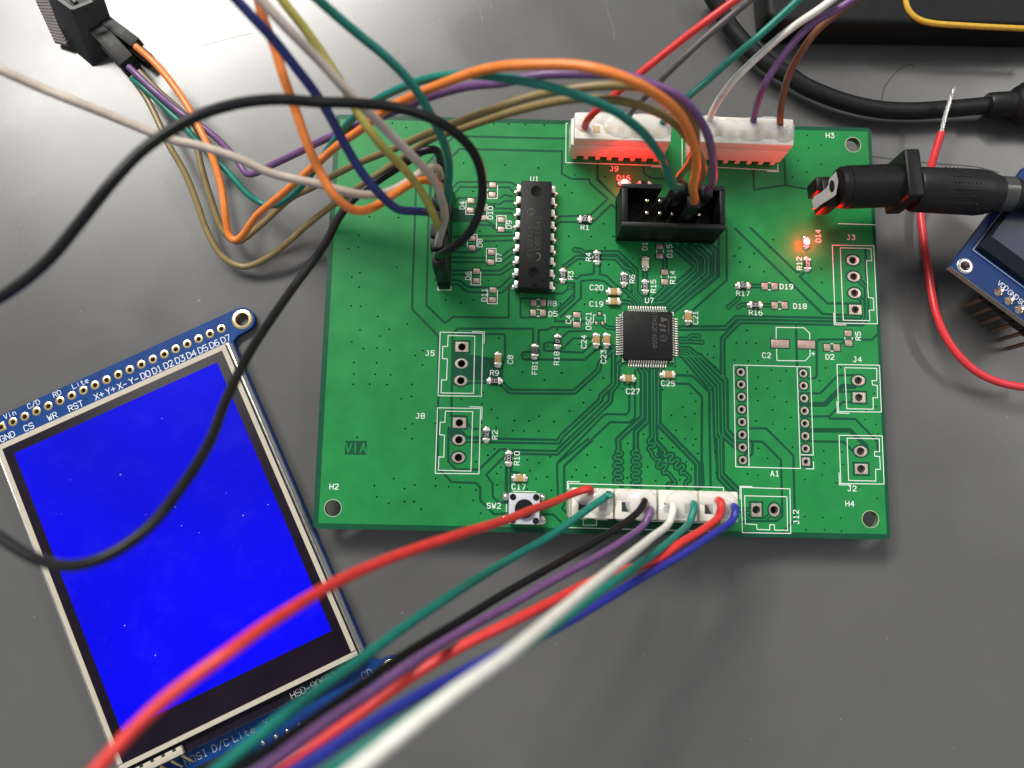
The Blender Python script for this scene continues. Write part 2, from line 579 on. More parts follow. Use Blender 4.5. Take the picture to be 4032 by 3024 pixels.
GAPS = '''
9|A 125,150 105,540 80,1525 D 420,200 512,132 1113,142 A 978,1340
9|H 1110,750 955,760 805,610 805,470 760,420 495,410 340,250 D 345,1110 355,350 65,50 L 930,1659 960,790 975,620 1290,300 2212,320 M 290,1195
9|A 105,540 L 1090,770 1100,640 1340,410 2212,430 M 250,1310 245,1500 320,1545 480,1550 A 1870,205 2055,370 1870,540 1760,560
9|A 1480,600 1545,558 1740,553
9|A 1490,730 1490,660 1530,620 1740,622
9|A 1910,610 2095,430 2230,540
9|A 1945,-40 1945,150 2230,450
8|A 360,255 430,185 860,185 1010,190 1060,225
8|A 390,310 445,240 980,243 1010,275 1060,320
8|A 400,400 430,358 885,358 930,325 1020,345
8|A 560,440 600,428 880,425 930,392 1020,395
8|A 600,470 1030,475
8|A 650,520 1000,525 1040,560
8|A 370,560 620,565
8|A 370,605 740,610 830,668 1000,690
8|A 560,650 770,655 850,712 1000,735
8|A 370,780 540,778 680,775 1040,770
8|A 560,830 690,830 1040,820
8|A 360,872 560,880
8|A 370,945 600,955 660,920 690,840
8|A 360,1005 740,1012
8|A 360,1055 720,1060
8|A 830,1010 880,1010 1060,870
8|A 830,1062 900,1060 1060,940
8|A 360,1147 880,1150 1050,1020
8|A 360,1192 890,1195 1055,1085
8|A 360,1252 440,1255 540,1330 880,1335 1050,1170
8|A 360,1300 430,1300 520,1380 750,1390 905,1390 1060,1240
9|A 1500,1278 1690,1285 1690,1400 1490,1590 D 1620,180 1940,180
9|A 1545,1650 1760,1450 1765,1262 1930,1250 2010,1262 2120,1350
9|A 1390,1395 1560,1400 1640,1335
9|A 1105,1450 1105,1660 1380,1660 1400,1580
9|A 1105,1450 1390,1455
9|B 385,395 380,495 240,510 200,545 100,530
9|B 450,395 450,500 520,515 640,630 700,650
9|B 170,590 170,760 0,910
9|D 490,1210 505,310 560,260 1380,262 1380,430
9|D 1440,430 1440,275 1545,270 1590,245 1840,245
9|D 560,315 1060,320 1075,345 1075,580 1042,670 1042,790
10|D 1440,512 1275,515 1252,552 1278,596 1940,600 2090,470 B 620,1285
9|D 1500,500 1920,522 2010,430
9|D 1500,490 1500,430 1530,410 1610,412
9|D 1700,480 1820,365 2010,370
9|D 1700,350 1770,290 2000,285
9|D 480,1210 640,1215 690,1330 730,1352 830,1352
9|D 460,1340 455,1640 H 460,190 540,270 790,275 1020,55 1080,50
9|H 1060,140 870,330 940,430 940,570 1010,635 1100,635
9|H 1500,760 1600,765 1680,840
9|H 1650,560 1640,210 1980,-60
9|H 1720,660 1720,235 2020,-40
9|H 1720,660 1695,695 1760,760
9|H 1085,240 1085,500
9|H 1145,240 1145,300 1230,310
9|E 0,1150 490,650 530,637 740,642 768,600 768,300
9|E 60,1440 60,1200 560,725 770,730 830,680 830,160
10|E 1290,215 1440,220 1480,240 1640,405 1640,700 1655,1440
10|E 1275,305 1420,310 1560,450 1555,1160 1555,1440
8|E 1690,420 1690,880 1730,1300 1860,1440
9|B 1740,90 1745,520 1260,910
9|B 1825,0 1830,560 1465,885
10|B 1920,0 C 1215,930 1340,937 1500,942
10|B 2085,-10 C 920,470 965,478
10|C 1010,480 965,525 1265,815 1620,817
10|C 925,1060 935,1490
9|G 1150,760 1150,410 1172,378 1450,378
9|G 1540,380 1750,382 1832,300
9|G 1400,440 1450,402
9|G 970,965 1190,965 1380,770 1560,765
9|G 980,1218 1290,1215 1430,1060 1540,1060
9|G 1290,1240 1570,1245 1810,1490 1815,1600
20|G 980,1085 1240,1085 1430,890 1560,890
18|G 980,1367 1510,1367 1690,1540 1700,1610
9|G 990,1487 1440,1492 1560,1610
9|G 1385,948 1540,945
9|G 1060,805 1130,800 1150,770
9|G 420,1345 600,1347 875,1620 K 895,260 910,860 910,960 790,1085
9|G 400,1487 555,1490 K 760,310 772,720 775,920 720,970 330,978
9|C 1680,220 1690,560
9|C 250,300 260,300
9|M 1900,1470 1905,1640 N 145,1600 370,1640
9|N 140,1380 150,1590
9|M 550,1440 550,1550 660,1659
9|M 950,1440 960,1500 1020,1540 1150,1545
'''
CHAN = '''
24,4.5|D 660,830 880,830
24,4.5|D 1040,860 1130,945 1830,950 2090,712 2100,665 B 450,1460 560,1350 620,1300
24,4.5|D 640,1473 1655,1492 E 30,880 455,485 460,440 595,312 597,0 B 600,1320
24,4.5|D 1160,1602 1640,1612 E 0,1035 560,500 572,390 640,312 640,110 700,60
26,4|E 880,150 915,195 915,665 645,915 655,1030
26,4|E 930,150 965,190 965,710 840,830 840,1020
26,4|E 1012,150 1017,890
26,4|E 1040,150 1050,930 1160,1050
26,4|E 1120,140 1085,170 1085,740 1510,1180 1510,1440
26,4|E 1530,0 1815,270 1820,810 1925,920 2050,930 2090,970 2085,1060 2040,1100
26,4|E 1480,0 1775,300 1785,830 1790,870 1930,990
26,4|E 1440,0 1735,320 1745,850 1770,880 1775,1290 1960,1480
26,4|E 1390,0 1700,350 1715,880 1740,905 1750,1330 1870,1460
26,4|E 1350,0 1650,352
24,4|B 1320,1305 1420,1310 1530,1400
24,4|B 1320,1330 1405,1335 1480,1400
24,4|B 1320,1355 1390,1358 1440,1400
24,4|B 1320,1380 1370,1382 1390,1400
24,4.5|B 175,232 245,240 265,265 640,265 840,455 840,700 930,790 935,850
24,4.5|B 60,420 200,315 625,320 720,425 790,445 815,480 815,715 905,800 905,850
24,4|B 940,450 940,540
24,4|B 712,630 712,660 865,800 870,850
24,4|B 958,705 958,850
24,4|B 690,800 760,805 795,830
24,4|B 1155,330 1155,450
24,4|B 1155,615 1155,650 1040,760
28,4|B 1250,200 1490,400 1470,450 1085,775
28,4|B 1340,190 1510,350 1515,460 1140,800 1030,810 1000,850
28,4|B 1430,180 1590,330 1590,480 1180,840
28,4|B 1520,200 1630,310 1630,500 1215,860
28,4|B 1590,140 1705,240 1705,520 1230,905
24,4|B 1785,1610 1785,1200 1970,1010 2212,1015 C 1640,1037 1692,980 1692,640 1600,560
24,4|B 1320,1085 1820,1082 1930,972 2212,976 C 1640,1002 1660,960 1650,790 1600,740
20,4|B 1320,1200 1400,1205 1440,1165 1520,1168
20,4|B 1320,1230 1555,1237
20,4|B 480,1040 530,1080 640,1085
20,4|B 580,1290 640,1300
20,4.5|B 1850,850 1955,765 1965,720
20,4.5|B 1955,855 1985,830 2080,830
20,4.5|C 440,625 550,627
20,4.5|C 560,835 660,837
18,4|K 300,845 440,850
18,4|K 300,840 430,955 590,957 640,905
16,4|H 1115,240 1115,520
'''
DARK = ['D 500,515 960,580 1040,600 1040,780 870,830 600,890 500,870',
        'D 462,1340 600,1345 665,1425 800,1432 800,1500 640,1500 470,1480',
        'E 1520,1160 1580,1160 1590,1440 1520,1440', 'd 707,157 1085,162 1075,403 697,398',
        'I 420,800 1640,850 1640,1000 420,960', 'A 360,470 560,480 600,620 360,620', 'E 1080,1000 1160,1060 1150,1160 1060,1080']


def meander(x0, x1, y0, y1, pitch, start_right):
    pts, y, s = [], y0, start_right
    while y < y1:
        a, b = (x0, x1) if s else (x1, x0)
        r = pitch * 0.25
        pts += [(a + (r if s else -r), y), (b - (r if s else -r), y), (b, y + pitch * 0.25), (b - (r * .2 if s else -r * .2), y + pitch * 0.45)]
        y += pitch * 0.5
        s = not s
    return pts


MEAND = [
    'E 655,1030 ' + ' '.join('%.0f,%.0f' % q for q in meander(605, 690, 1045, 1420, 84, True)),
    'E 840,1020 ' + ' '.join('%.0f,%.0f' % q for q in meander(800, 885, 1037, 1420, 84, False)),
    'E 1017,890 985,915 975,935 985,955 1040,955 1050,975 1035,995 985,1000 975,1020 1015,1060 1015,1090 1060,1135 1090,1125 1110,1140 1070,1190 1075,1215 1100,1225 1145,1185 1175,1195 1170,1215 1130,1260 1140,1285 1185,1275 1230,1320 1235,1345 1265,1365 1270,1390 1255,1405 1195,1400 1190,1430',
    'E 1160,1050 1145,1080 1165,1100 1210,1070 1240,1075 1245,1095 1205,1135 1215,1165 1235,1165 1280,1125 1305,1130 1310,1150 1270,1190 1270,1220 1295,1230 1340,1190 1365,1195 1365,1225 1325,1260 1330,1285 1370,1275 1420,1320 1420,1360 1385,1375 1380,1420']

# plated holes: (frame, x, y, width, height, hole radius, square) in enlarged pixels
THT = [('D', 605, 458, 140, 108, 40, 1), ('D', 600, 640, 140, 110, 40, 0), ('D', 593, 825, 140, 110, 40, 0),
       ('D', 577, 1285, 140, 110, 40, 1), ('D', 572, 1470, 140, 110, 40, 0), ('H', 567, 142, 140, 112, 40, 0),
       ('C', 1543, 345, 142, 112, 40, 0), ('C', 1553, 523, 142, 112, 40, 0), ('C', 1562, 703, 142, 112, 40, 0), ('C', 1570, 883, 138, 108, 40, 1),
       ('G', 1603, 825, 142, 112, 41, 0), ('G', 1610, 1010, 138, 108, 41, 1), ('K', 1628, 213, 142, 112, 42, 0), ('K', 1635, 405, 138, 108, 42, 1),
       ('K', 493, 850, 108, 140, 42, 1), ('K', 687, 852, 112, 140, 42, 0),
       ('K', 1033, 325, 88, 88, 24, 1), ('K', 345, 310, 88, 88, 24, 0)]
THT += [('G', x, y, 88, 88, 24, 0) for x, y in ((323, 733), (327, 868), (330, 1003), (333, 1140), (337, 1276), (340, 1415), (343, 1553),
                                               (1003, 748), (1008, 882), (1013, 1018), (1018, 1155), (1022, 1292), (1026, 1430), (1030, 1567))]
# solderable pads left bare: (frame, x, y, w, h)
PADS = [('A', x, y, 74, 58) for x, y in ((803, 217), (798, 322), (565, 388), (558, 492), (705, 470), (695, 573), (897, 597), (895, 700), (578, 797), (577, 900),
                                        (788, 950), (783, 1057), (625, 1155), (622, 1260), (805, 1360), (798, 1468))]
PADS += [('A', x, y, 62, 70) for x, y in ((1246, 1500), (1350, 1500), (1243, 1608), (1348, 1608))]
PADS += [('C', 750, 1255, 195, 88), ('C', 1037, 1263, 190, 88), ('C', 1263, 1295, 70, 76), ('C', 1367, 1297, 70, 76), ('C', 1492, 1142, 78, 66), ('C', 1498, 1247, 78, 66),
         ('C', 583, 628, 66, 76), ('C', 690, 630, 66, 76), ('C', 693, 837, 66, 76), ('C', 800, 838, 66, 76),
         ('B', 1100, 195, 76, 60), ('B', 1098, 298, 76, 60), ('B', 1155, 475, 76, 60), ('B', 1153, 580, 76, 60), ('B', 198, 940, 80, 60), ('B', 197, 1048, 80, 60),
         ('B', 445, 928, 28, 36), ('B', 410, 1030, 28, 36), ('B', 478, 1030, 28, 36)]
VIAS = '''A 590,287 660,720 842,880 755,1258 595,1465 455,1502 290,1468 175,1250 1590,218 1663,300 2010,640 1633,775 1875,778 2117,778 2022,900 1752,1075 2065,1082 1960,1388 1880,1462 1802,1515 820,450 830,575
B 110,82 352,88 597,88 503,212 232,385 545,390 807,322 752,750 358,770 280,825 20,815 437,697 1367,230 1440,300 1550,310 1550,535 1475,612 1370,710 1970,212 2128,270 1973,365 2078,418 2030,605 1935,1243 2042,1245 2148,1248 2050,1108 1693,1283 1622,1372 1687,1405 1705,1503 1912,1432 2065,1440 2170,1440 1272,1505 1402,1560 487,1627 35,1572 222,1262
C 310,213 468,270 313,365 420,415 580,470 675,120 640,210 1200,440 1207,590 395,1108 277,1243 385,1245 490,1248 35,1282 28,1405 255,1432 405,1440 513,1440 1247,1518 657,1540 818,1550
D 8,208 180,498 98,550 175,657 60,867 55,998 598,1025 825,1082 927,1140 833,957 68,1297 62,1460 993,1233 978,1338 1177,1262 1335,1265 1445,1213 1607,1272 1158,1370 1282,1373 1442,1375 1777,1157 1930,1067 2005,930 2145,798 1502,817 1690,742 1263,733 958,1573 885,1637 1972,1633 2122,1550 315,1292 818,1282 1008,362 1642,270 1535,450 1292,548 1880,432
E 32,190 485,245 347,377 270,512 118,603 698,360 1132,372 1442,415 1492,500 1352,562 1482,632 1380,668 1227,652 1450,803 1280,815 1123,903 1377,905 1493,912 1463,975 1240,1000 925,855 752,957 462,997 312,1080 1517,1067 1392,1157 970,1212 395,1218 190,1245 302,1303 498,1328 145,1320 747,1333 1058,1365 1320,1352 1448,1237 2172,235 2148,360 2168,490 2152,712 2173,1012 2057,1290 2172,1305 1707,1057 1717,1280
G 513,790 755,830 487,915 618,912 690,1005 510,1043 823,1057 670,1145 870,1228 490,1265 672,1300 805,1352 887,1550 1227,1593 1427,1605 1185,828 1248,690 1412,680 1777,967 1795,1110 1677,1250 1797,1303 1822,1405 515,1565 1688,1152
H 960,50 888,118 758,186 1320,167 1445,200 1028,250 1345,287 987,317 1412,372 1535,353 1803,355 1960,338 2055,250 1850,278 1970,113 1567,135 2122,30 2157,360 987,440 1580,502 318,370 317,450 460,460 583,468 757,495 92,442 85,620 730,608 810,748 163,707 1315,487
K 617,290 400,460 513,475 1020,523 1232,348 1227,212 1212,468 1436,358 1365,558 1617,602 1808,727 1020,925 1217,935 1413,943 1033,1070 1237,1070 1422,1083
L 757,187 877,225 1633,190 1762,193 1905,198 2070,203 1373,532 1732,548 2020,575 558,995 810,1002 467,1155 463,1257 377,1273 795,1430 477,1480 407,1517 470,1603 1125,1540 1513,1122 1455,775 1637,902
T 1610,12 1717,15 1900,128 1707,273 2025,267 1922,340 1618,405 1745,478 1893,470 2033,492 1640,630 1888,632 1640,752 1873,757 2040,762 1633,865 1813,863 2000,868 2157,1023 2198,1347 1675,1443
d 1212,940 1548,818 1737,990 1915,928 1253,1135 1462,1245 1740,1216 1905,1216 2030,1352 1868,120
N 340,1170 352,1280 458,1255 458,1420 262,1385 333,1485 210,1530
M 93,1080 43,1450 277,1600 620,1525 360,1510'''

polys, kinds = [], []


def addp(ps, kind):
    for p in ps:
        polys.append(p)
        kinds.append(kind)


outline = []
for cx, cy, a0 in ((BW / 2 - 1, BH / 2 - 1, 0), (-BW / 2 + 1, BH / 2 - 1, 90), (-BW / 2 + 1, -BH / 2 + 1, 180), (BW / 2 - 1, -BH / 2 + 1, 270)):
    outline += [(cx + math.cos(math.radians(a0 + k * 30)), cy + math.sin(math.radians(a0 + k * 30))) for k in range(4)]
addp([outline], 'board')
# copper stops short of the edge
q = 1.05
addp([[(-BW / 2 + 1.1, BH / 2 - q), (-BW / 2 + 1.1, -BH / 2 + q), (BW / 2 - .75, -BH / 2 + q), (BW / 2 - .75, BH / 2 - .85)]], 'pour')
for ln in GAPS.strip().splitlines():
    w, sp = ln.split('|')
    addp(stroke(path2(sp), float(w) * PX), 'gap')
for ln in CHAN.strip().splitlines():
    ws, sp = ln.split('|')
    w, t = map(float, ws.split(','))
    pts = path2(sp)
    addp(stroke(pts, w * PX), 'gap')
    addp(stroke(pts, t * PX), 'trace')
for sp in MEAND:
    pts = path2(sp)
    addp(stroke(pts, 20 * PX), 'gap')
    addp(stroke(pts, 4 * PX), 'trace')
for sp in DARK:
    addp([path2(sp)], 'gap')
c = at('d', 890, 282)
addp(text_strokes('VlA', (c.x, c.y), 1.78, 0, 0.3, gap=0.9), 'trace')
for f, x, y, w, h, r, sq in THT:
    p = at(f, x, y)
    g = (52 if w < 100 else 24) * ZP if (f in 'GK' and x < 400 and w < 100) else 22 * ZP
    if sq:
        addp([[(p.x + a * (w * ZP / 2 + g), p.y + b * (h * ZP / 2 + g)) for a, b in ((-1, -1), (1, -1), (1, 1), (-1, 1))]], 'gap')
    else:
        addp([ngon((p.x, p.y), w * ZP / 2 + min(g, 20 * ZP), 18, h * ZP / 2 + min(g, 20 * ZP))], 'gap')
    addp([ngon((p.x, p.y), r * ZP, 14)], 'hole')
for f, x, y, w, h in PADS:
    p = at(f, x, y)
    addp([[(p.x + a * (w / 2 + 13) * ZP, p.y + b * (h / 2 + 13) * ZP) for a, b in ((-1, -1), (1, -1), (1, 1), (-1, 1))]], 'gap')
MOUNT = [('d', 490, 1330), ('N', 735, 1250), ('K', 1735, 952)]
for f, x, y in MOUNT:
    p = at(f, x, y)
    addp([ngon((p.x, p.y), 1.62, 36)], 'hole')
vf = None
for tok in VIAS.split():
    if ',' not in tok:
        vf = tok
        continue
    x, y = map(float, tok.split(','))
    p = at(vf, x, y)
    addp([ngon((p.x, p.y), 0.195, 7)], 'hole')
for f, x, y in (('B', 175, 232), ('B', 1785, 1612), ('B', 1520, 1168), ('B', 1557, 1237), ('B', 1850, 852), ('B', 1955, 856), ('E', 1648, 354), ('A', 1642, 1332)):
    p = at(f, x, y)
    addp([ngon((p.x, p.y), 0.62, 14)], 'gap')
    addp([ngon((p.x, p.y), 0.33, 12)], 'trace')
    addp([ngon((p.x, p.y), 0.13, 7)], 'hole')

v, f, of = arrange(polys)
bm = bmesh.new()
level = {}
tri_lv = []
for fc, o in zip(f, of):
    ks = {kinds[i] for i in o}
    if 'board' not in ks or 'hole' in ks:
        tri_lv.append(None)
    elif 'trace' in ks:
        tri_lv.append(1)
    elif 'gap' in ks:
        tri_lv.append(0)
    else:
        tri_lv.append(1 if 'pour' in ks else 0)
top, verts, faces, mi = {}, [], [], []


def bv(i, z):
    k = (i, z)
    if k not in top:
        top[k] = len(verts)
        verts.append((v[i].x * S, v[i].y * S, z * S))
    return top[k]


edge_side = {}
for fc, lv in zip(f, tri_lv):
    if lv is None:
        continue
    z = 0.0 if lv else LAM_Z
    faces.append([bv(i, z) for i in fc])
    mi.append(lv)
    for a, b in zip(fc, list(fc[1:]) + [fc[0]]):
        edge_side[(a, b)] = lv
for (a, b), lv in edge_side.items():
    other = edge_side.get((b, a))
    z = 0.0 if lv else LAM_Z
    if other is None:                       # outer edge or wall of a hole
        faces.append([bv(b, z), bv(a, z), bv(a, -BT), bv(b, -BT)])
        mi.append(2)
    elif lv == 1 and other == 0:            # step from copper down to the bare laminate
        faces.append([bv(b, 0.0), bv(a, 0.0), bv(a, LAM_Z), bv(b, LAM_Z)])
        mi.append(1)
for fc, lv in zip(f, tri_lv):
    if lv is not None:
        faces.append([bv(i, -BT) for i in fc][::-1])
        mi.append(0)
me = bpy.data.meshes.new('board_laminate')
me.from_pydata(verts, [], faces)
for m_ in (M_LAM, M_POUR, M_EDGE):
    me.materials.append(m_)
me.polygons.foreach_set('material_index', mi)
me.update()
link('board_laminate', me, board)
print('board faces', len(faces))

# ---- pads and plated holes
for f_, x, y, w, h in PADS:
    p = at(f_, x, y)
    mb = MB()
    mb.box((0, 0, 0), (w * ZP, h * ZP, 0.1))
    mb.build('pad', M_TIN, board, (p.x, p.y, -0.01), bevel=0.03, seg=2)
for f_, x, y, w, h, r, sq in THT:
    p = at(f_, x, y)
    n = 24
    mb = MB()
    r = r * ZP - 0.02
    inner = ngon((0, 0), r, n, a0=math.pi / n)
    if sq:
        out = []
        for i in range(n):
            a = math.pi / n + 2 * math.pi * i / n
            k = 1 / max(abs(math.cos(a)) / (w * ZP / 2), abs(math.sin(a)) / (h * ZP / 2))
            out.append((k * math.cos(a), k * math.sin(a)))
    else:
        out = ngon((0, 0), w * ZP / 2, n, h * ZP / 2, a0=math.pi / n)
    vs = [(a, b, 0.03) for a, b in out] + [(a * 1.1, b * 1.1, 0.045) for a, b in inner] + [(a, b, -0.03) for a, b in inner] + [(a, b, -1.5) for a, b in inner] + [(a, b, -0.06) for a, b in out]
    fs = []
    for k0, k1 in ((0, 1), (1, 2), (2, 3), (4, 0)):
        fs += [(k0 * n + i, k0 * n + (i + 1) % n, k1 * n + (i + 1) % n, k1 * n + i) for i in range(n)]
    mb.add(vs, fs)
    mb.build('plated_hole', M_RING, board, (p.x, p.y, 0))
for f_, x, y in MOUNT:
    p = at(f_, x, y)
    mb = MB()
    n = 36
    prof = [(0, 1.72), (0.02, 1.70), (0.02, 1.60), (-0.1, 1.59)]
    vs = [(r * math.cos(2 * math.pi * i / n), r * math.sin(2 * math.pi * i / n), z + 0.005) for z, r in prof for i in range(n)]
    mb.add(vs, [(k * n + i, k * n + (i + 1) % n, (k + 1) * n + (i + 1) % n, (k + 1) * n + i) for k in range(3) for i in range(n)])
    mb.build('mounting_hole_rim', M('hole_rim', (0.42, 0.50, 0.33), 0.5), board, (p.x, p.y, 0))

# ---- white print on the board
SZ = 0.022
LW = 0.155
OUTLINES = [
    'C 1318,180 1770,187 1810,1037 1352,1028 1318,180', 'C 1335,918 1340,1047 1467,1049', 'C 1405,210 1740,217 1747,352 1690,350 1712,752 1765,757 1772,890 1720,888 1727,1003 1438,998 1405,210',
    'G 1370,650 1832,658 1853,1168 1387,1163 1370,650', 'G 1370,1050 1373,1178 1502,1182', 'G 1455,685 1803,692 1803,828 1750,825 1757,873 1808,878 1812,1013 1762,1012 1765,1137 1477,1132 1455,685',
    'K 1392,38 1862,45 1883,570 1412,563 1392,38', 'K 1392,445 1397,578 1525,580', 'K 1480,70 1830,77 1833,218 1780,215 1780,265 1835,270 1842,410 1790,408 1793,537 1497,530 1480,70',
    'K 325,605 857,622 867,1107 340,1098 325,605', 'K 315,730 313,593 445,597', 'K 365,697 825,708 832,1073 690,1070 688,1013 638,1012 637,1068 500,1063 495,1010 372,1003 365,697',
    'G 245,655 1080,677 K 1112,255 970,250', 'G 245,655 K 268,382 972,400 G 935,673', 'G 390,660 K 412,384', 'K 1035,403 1117,405 1113,325',
    'D 368,298 833,310 817,997 345,990 368,298', 'D 718,291 850,296 845,420', 'D 455,335 745,340 732,965 378,960 383,818 438,820 447,590 392,585 397,453 450,455 455,335',
    'D 340,1122 808,1130 H 790,320 315,315 D 340,1122', 'D 693,1110 825,1115 820,1245', 'D 425,1158 722,1163 H 703,290 350,280 352,135 408,138 D 415,1420 362,1415 368,1278 420,1280 425,1158',
    'C 708,1200 708,1075 1010,1080 1073,1142 1073,1207', 'C 712,1312 717,1437 1025,1440 1078,1383 1077,1320',
    'A 748,222 745,363 852,363 855,220', 'A 512,390 508,535 600,537', 'A 680,428 740,430 736,580', 'A 843,692 847,552 947,553 945,690', 'A 548,755 631,757 628,890', 'A 528,815 526,892',
    'A 733,1052 735,908 838,910 836,1052', 'A 568,1160 566,1303 668,1306 671,1162', 'A 748,1360 746,1508 850,1510 853,1362',
    'A 1283,1463 1312,1463', 'A 1283,1538 1312,1538', 'A 1283,1572 1312,1572', 'A 1283,1646 1312,1646', 'A 1797,553 1822,553', 'A 1102,1375 1103,1391 1193,1391', 'A 1292,1391 1382,1392 1383,1376',
    'B 378,1020 378,940 402,940', 'B 488,940 505,940 505,1020', 'B 695,962 695,910 740,910', 'B 1215,914 1246,914 1246,945', 'B 695,1400 695,1446 742,1446', 'B 1206,1450 1247,1450 1247,1408',
    'B 372,1018 352,1030', 'B 157,975 157,1008', 'B 236,975 236,1008', 'B 1064,235 1064,262', 'B 1140,235 1140,262', 'B 1115,512 1115,540', 'B 1192,512 1192,540', 'B 372,300 372,325', 'B 1355,955 1355,980',
    'B 366,1205 366,1232', 'B 474,1205 474,1232', 'B 905,368 905,390', 'B 902,622 902,640', 'B 673,540 673,560', 'B 753,540 753,560', 'C 622,590 650,590', 'C 622,667 650,667', 'C 733,800 762,800', 'C 733,877 762,877',
    'C 1302,1255 1328,1255', 'C 1302,1334 1328,1334', 'C 1455,1183 1455,1205', 'C 1535,1185 1535,1207', 'C 330,583 355,583', 'C 472,872 496,872', 'C 1015,325 1020,445',
    'M 300,1066 283,1066 280,1405 1116,1432 1118,1390', 'M 1020,1440 1112,1442', 'M 1300,1200 1285,1200 1286,1430 2112,1474 2113,1420', 'M 2020,1480 2122,1484',
    'N 440,1567 387,1565 385,1642', 'J 0,848 440,862', 'I 106,905 108,425 1793,468 1800,950 106,905', 'I 93,530 95,403 226,407', 'I 265,825 265,878 412,880 412,828', 'I 1000,835 1640,855',
    'H 1160,510 1410,517', 'H 1090,648 1088,735', 'L 1150,1595 1150,1628 1262,1630 1264,1600', 'H 1075,140 1075,165', 'H 1158,140 1158,165', 'H 1210,325 1240,325', 'E 738,297 768,297', 'E 1175,255 1200,255']
for sp in OUTLINES:
    flat_union(stroke(path2(sp), LW * (0.8 if ' 7' in sp[:0] else 1.0)), SZ, 'printed_outline', M_SILK, board)
p = [path2('B 645,942 682,930 680,960')]
flat_union(p, SZ, 'printed_mark', M_SILK, board)
H9 = math.radians(90)
TEXTS = [('D3', 'A', 722, 265, 1), ('D4', 'A', 470, 438, 1), ('D10', 'A', 775, 520, 1), ('D9', 'A', 980, 648, 1), ('D8', 'A', 663, 848, 1), ('D7', 'A', 870, 1005, 1), ('D6', 'A', 533, 1205, 1),
         ('D11', 'A', 710, 1413, 1), ('U1', 'A', 1258, 150, 0), ('R1', 'A', 1807, 677, 0), ('R8', 'A', 1450, 1508, 0), ('D5', 'A', 1457, 1620, 0), ('C20', 'A', 1932, 1333, 0), ('C19', 'A', 1930, 1512, 0),
         ('R4', 'A', 1845, 1000, 1), ('R3', 'A', 1650, 1200, 1), ('R6', 'B', 800, 548, 1), ('R15', 'B', 1030, 628, 1), ('R14', 'B', 1240, 530, 1), ('D15', 'B', 1207, 245, 1), ('D17', 'B', 937, 165, 1),
         ('U7', 'B', 987, 783, 0), ('C21', 'B', 1487, 970, 1), ('C4', 'B', 107, 988, 1), ('OSC1', 'B', 325, 1005, 1), ('C24', 'B', 273, 1232, 1), ('C23', 'B', 487, 1395, 1), ('J3', 'C', 1522, 95, 0),
         ('D14', 'C', 1165, 80, 1), ('R12', 'C', 960, 380, 1), ('R17', 'C', 347, 705, 0), ('D19', 'C', 820, 632, 0), ('R16', 'C', 485, 915, 0), ('D18', 'C', 967, 845, 0), ('C2', 'C', 603, 1380, 0),
         ('+', 'C', 1110, 1362, 0), ('R5', 'C', 1600, 1170, 1), ('D2', 'C', 1293, 1397, 0), ('J4', 'C', 1593, 1425, 0), ('J5', 'D', 258, 527, 0), ('J8', 'D', 152, 1210, 0), ('R9', 'D', 960, 742, 0),
         ('C8', 'D', 1132, 597, 1), ('FB1', 'D', 1397, 685, 1), ('R18', 'D', 1635, 583, 1), ('R2', 'D', 963, 1417, 1), ('C25', 'E', 1190, 303, 0), ('C27', 'E', 808, 390, 0), ('R10', 'H', 1203, 150, 1),
         ('C17', 'H', 1223, 460, 0), ('SW2', 'H', 953, 667, 0), ('A1', 'K', 693, 455, 0), ('J2', 'K', 1533, 618, 0), ('H4', 'K', 1510, 783, 0), ('J12', 'K', 925, 928, 1), ('H3', 'N', 535, 1170, 0),
         ('J9', 'M', 697, 1458, 0), ('D16', 'M', 780, 1537, 0), ('H2', 'd', 510, 955, 0)]
for s, f_, x, y, r in TEXTS:
    p = at(f_, x, y)
    flat_union(text_strokes(s, (p.x, p.y), 1.0, H9 if r else 0, 0.16), SZ, 'lettering', M_SILK, board)

# ------------------------------------------------------------------ small parts soldered to the board
def smd(name, kind, ref, f_, x, y, vertical, label, cat, group, code=None):
    p = at(f_, x, y, 0.5)
    t = thing(name, label, cat, (p.x, p.y, 0), H9 if vertical else 0, group)
    t.scale = (1.12, 1.12, 1.12)
    body = {'r': M_RESIST, 'c': M_CERAM, 'b': M('ferrite_grey', (0.07, 0.068, 0.066), 0.5), 'led': M('clear_led', (0.72, 0.66, 0.48), 0.25, var=0.2, scale=30)}[kind]
    hb = {'r': 0.5, 'c': 0.85, 'b': 0.9, 'led': 0.7}[kind]
    MB().box((0, 0, 0.06 + hb / 2), (1.36, 1.2, hb)).build('ceramic_body' if kind != 'led' else 'lens', body, t, bevel=0.06)
    for s in (-1, 1):
        cap_ = MB().box((s * 0.84, 0, 0.05 + hb / 2), (0.42, 1.27, hb + 0.05)).build('end_cap', M_LEAD if kind != 'led' else M_SOLDER, t, bevel=0.08)
        mb = MB()
        mb.ellipsoid((s * 1.14, random.uniform(-.05, .05), 0.05), (0.42 + random.uniform(0, .1), 0.62 + random.uniform(-.05, .06), 0.42), 14, 8, 0.07, 0.0)
        mb.build('solder_joint', M_SOLDER, cap_)
    if code:
        zt = 0.06 + hb + 0.012
        flat_union(text_strokes(code, (0, 0), 0.62, math.pi if vertical and random.random() < .5 else 0, 0.1, gap=1.0), zt, 'marking', M('white_marking', (0.5, 0.5, 0.48), 0.6), t)
    return t


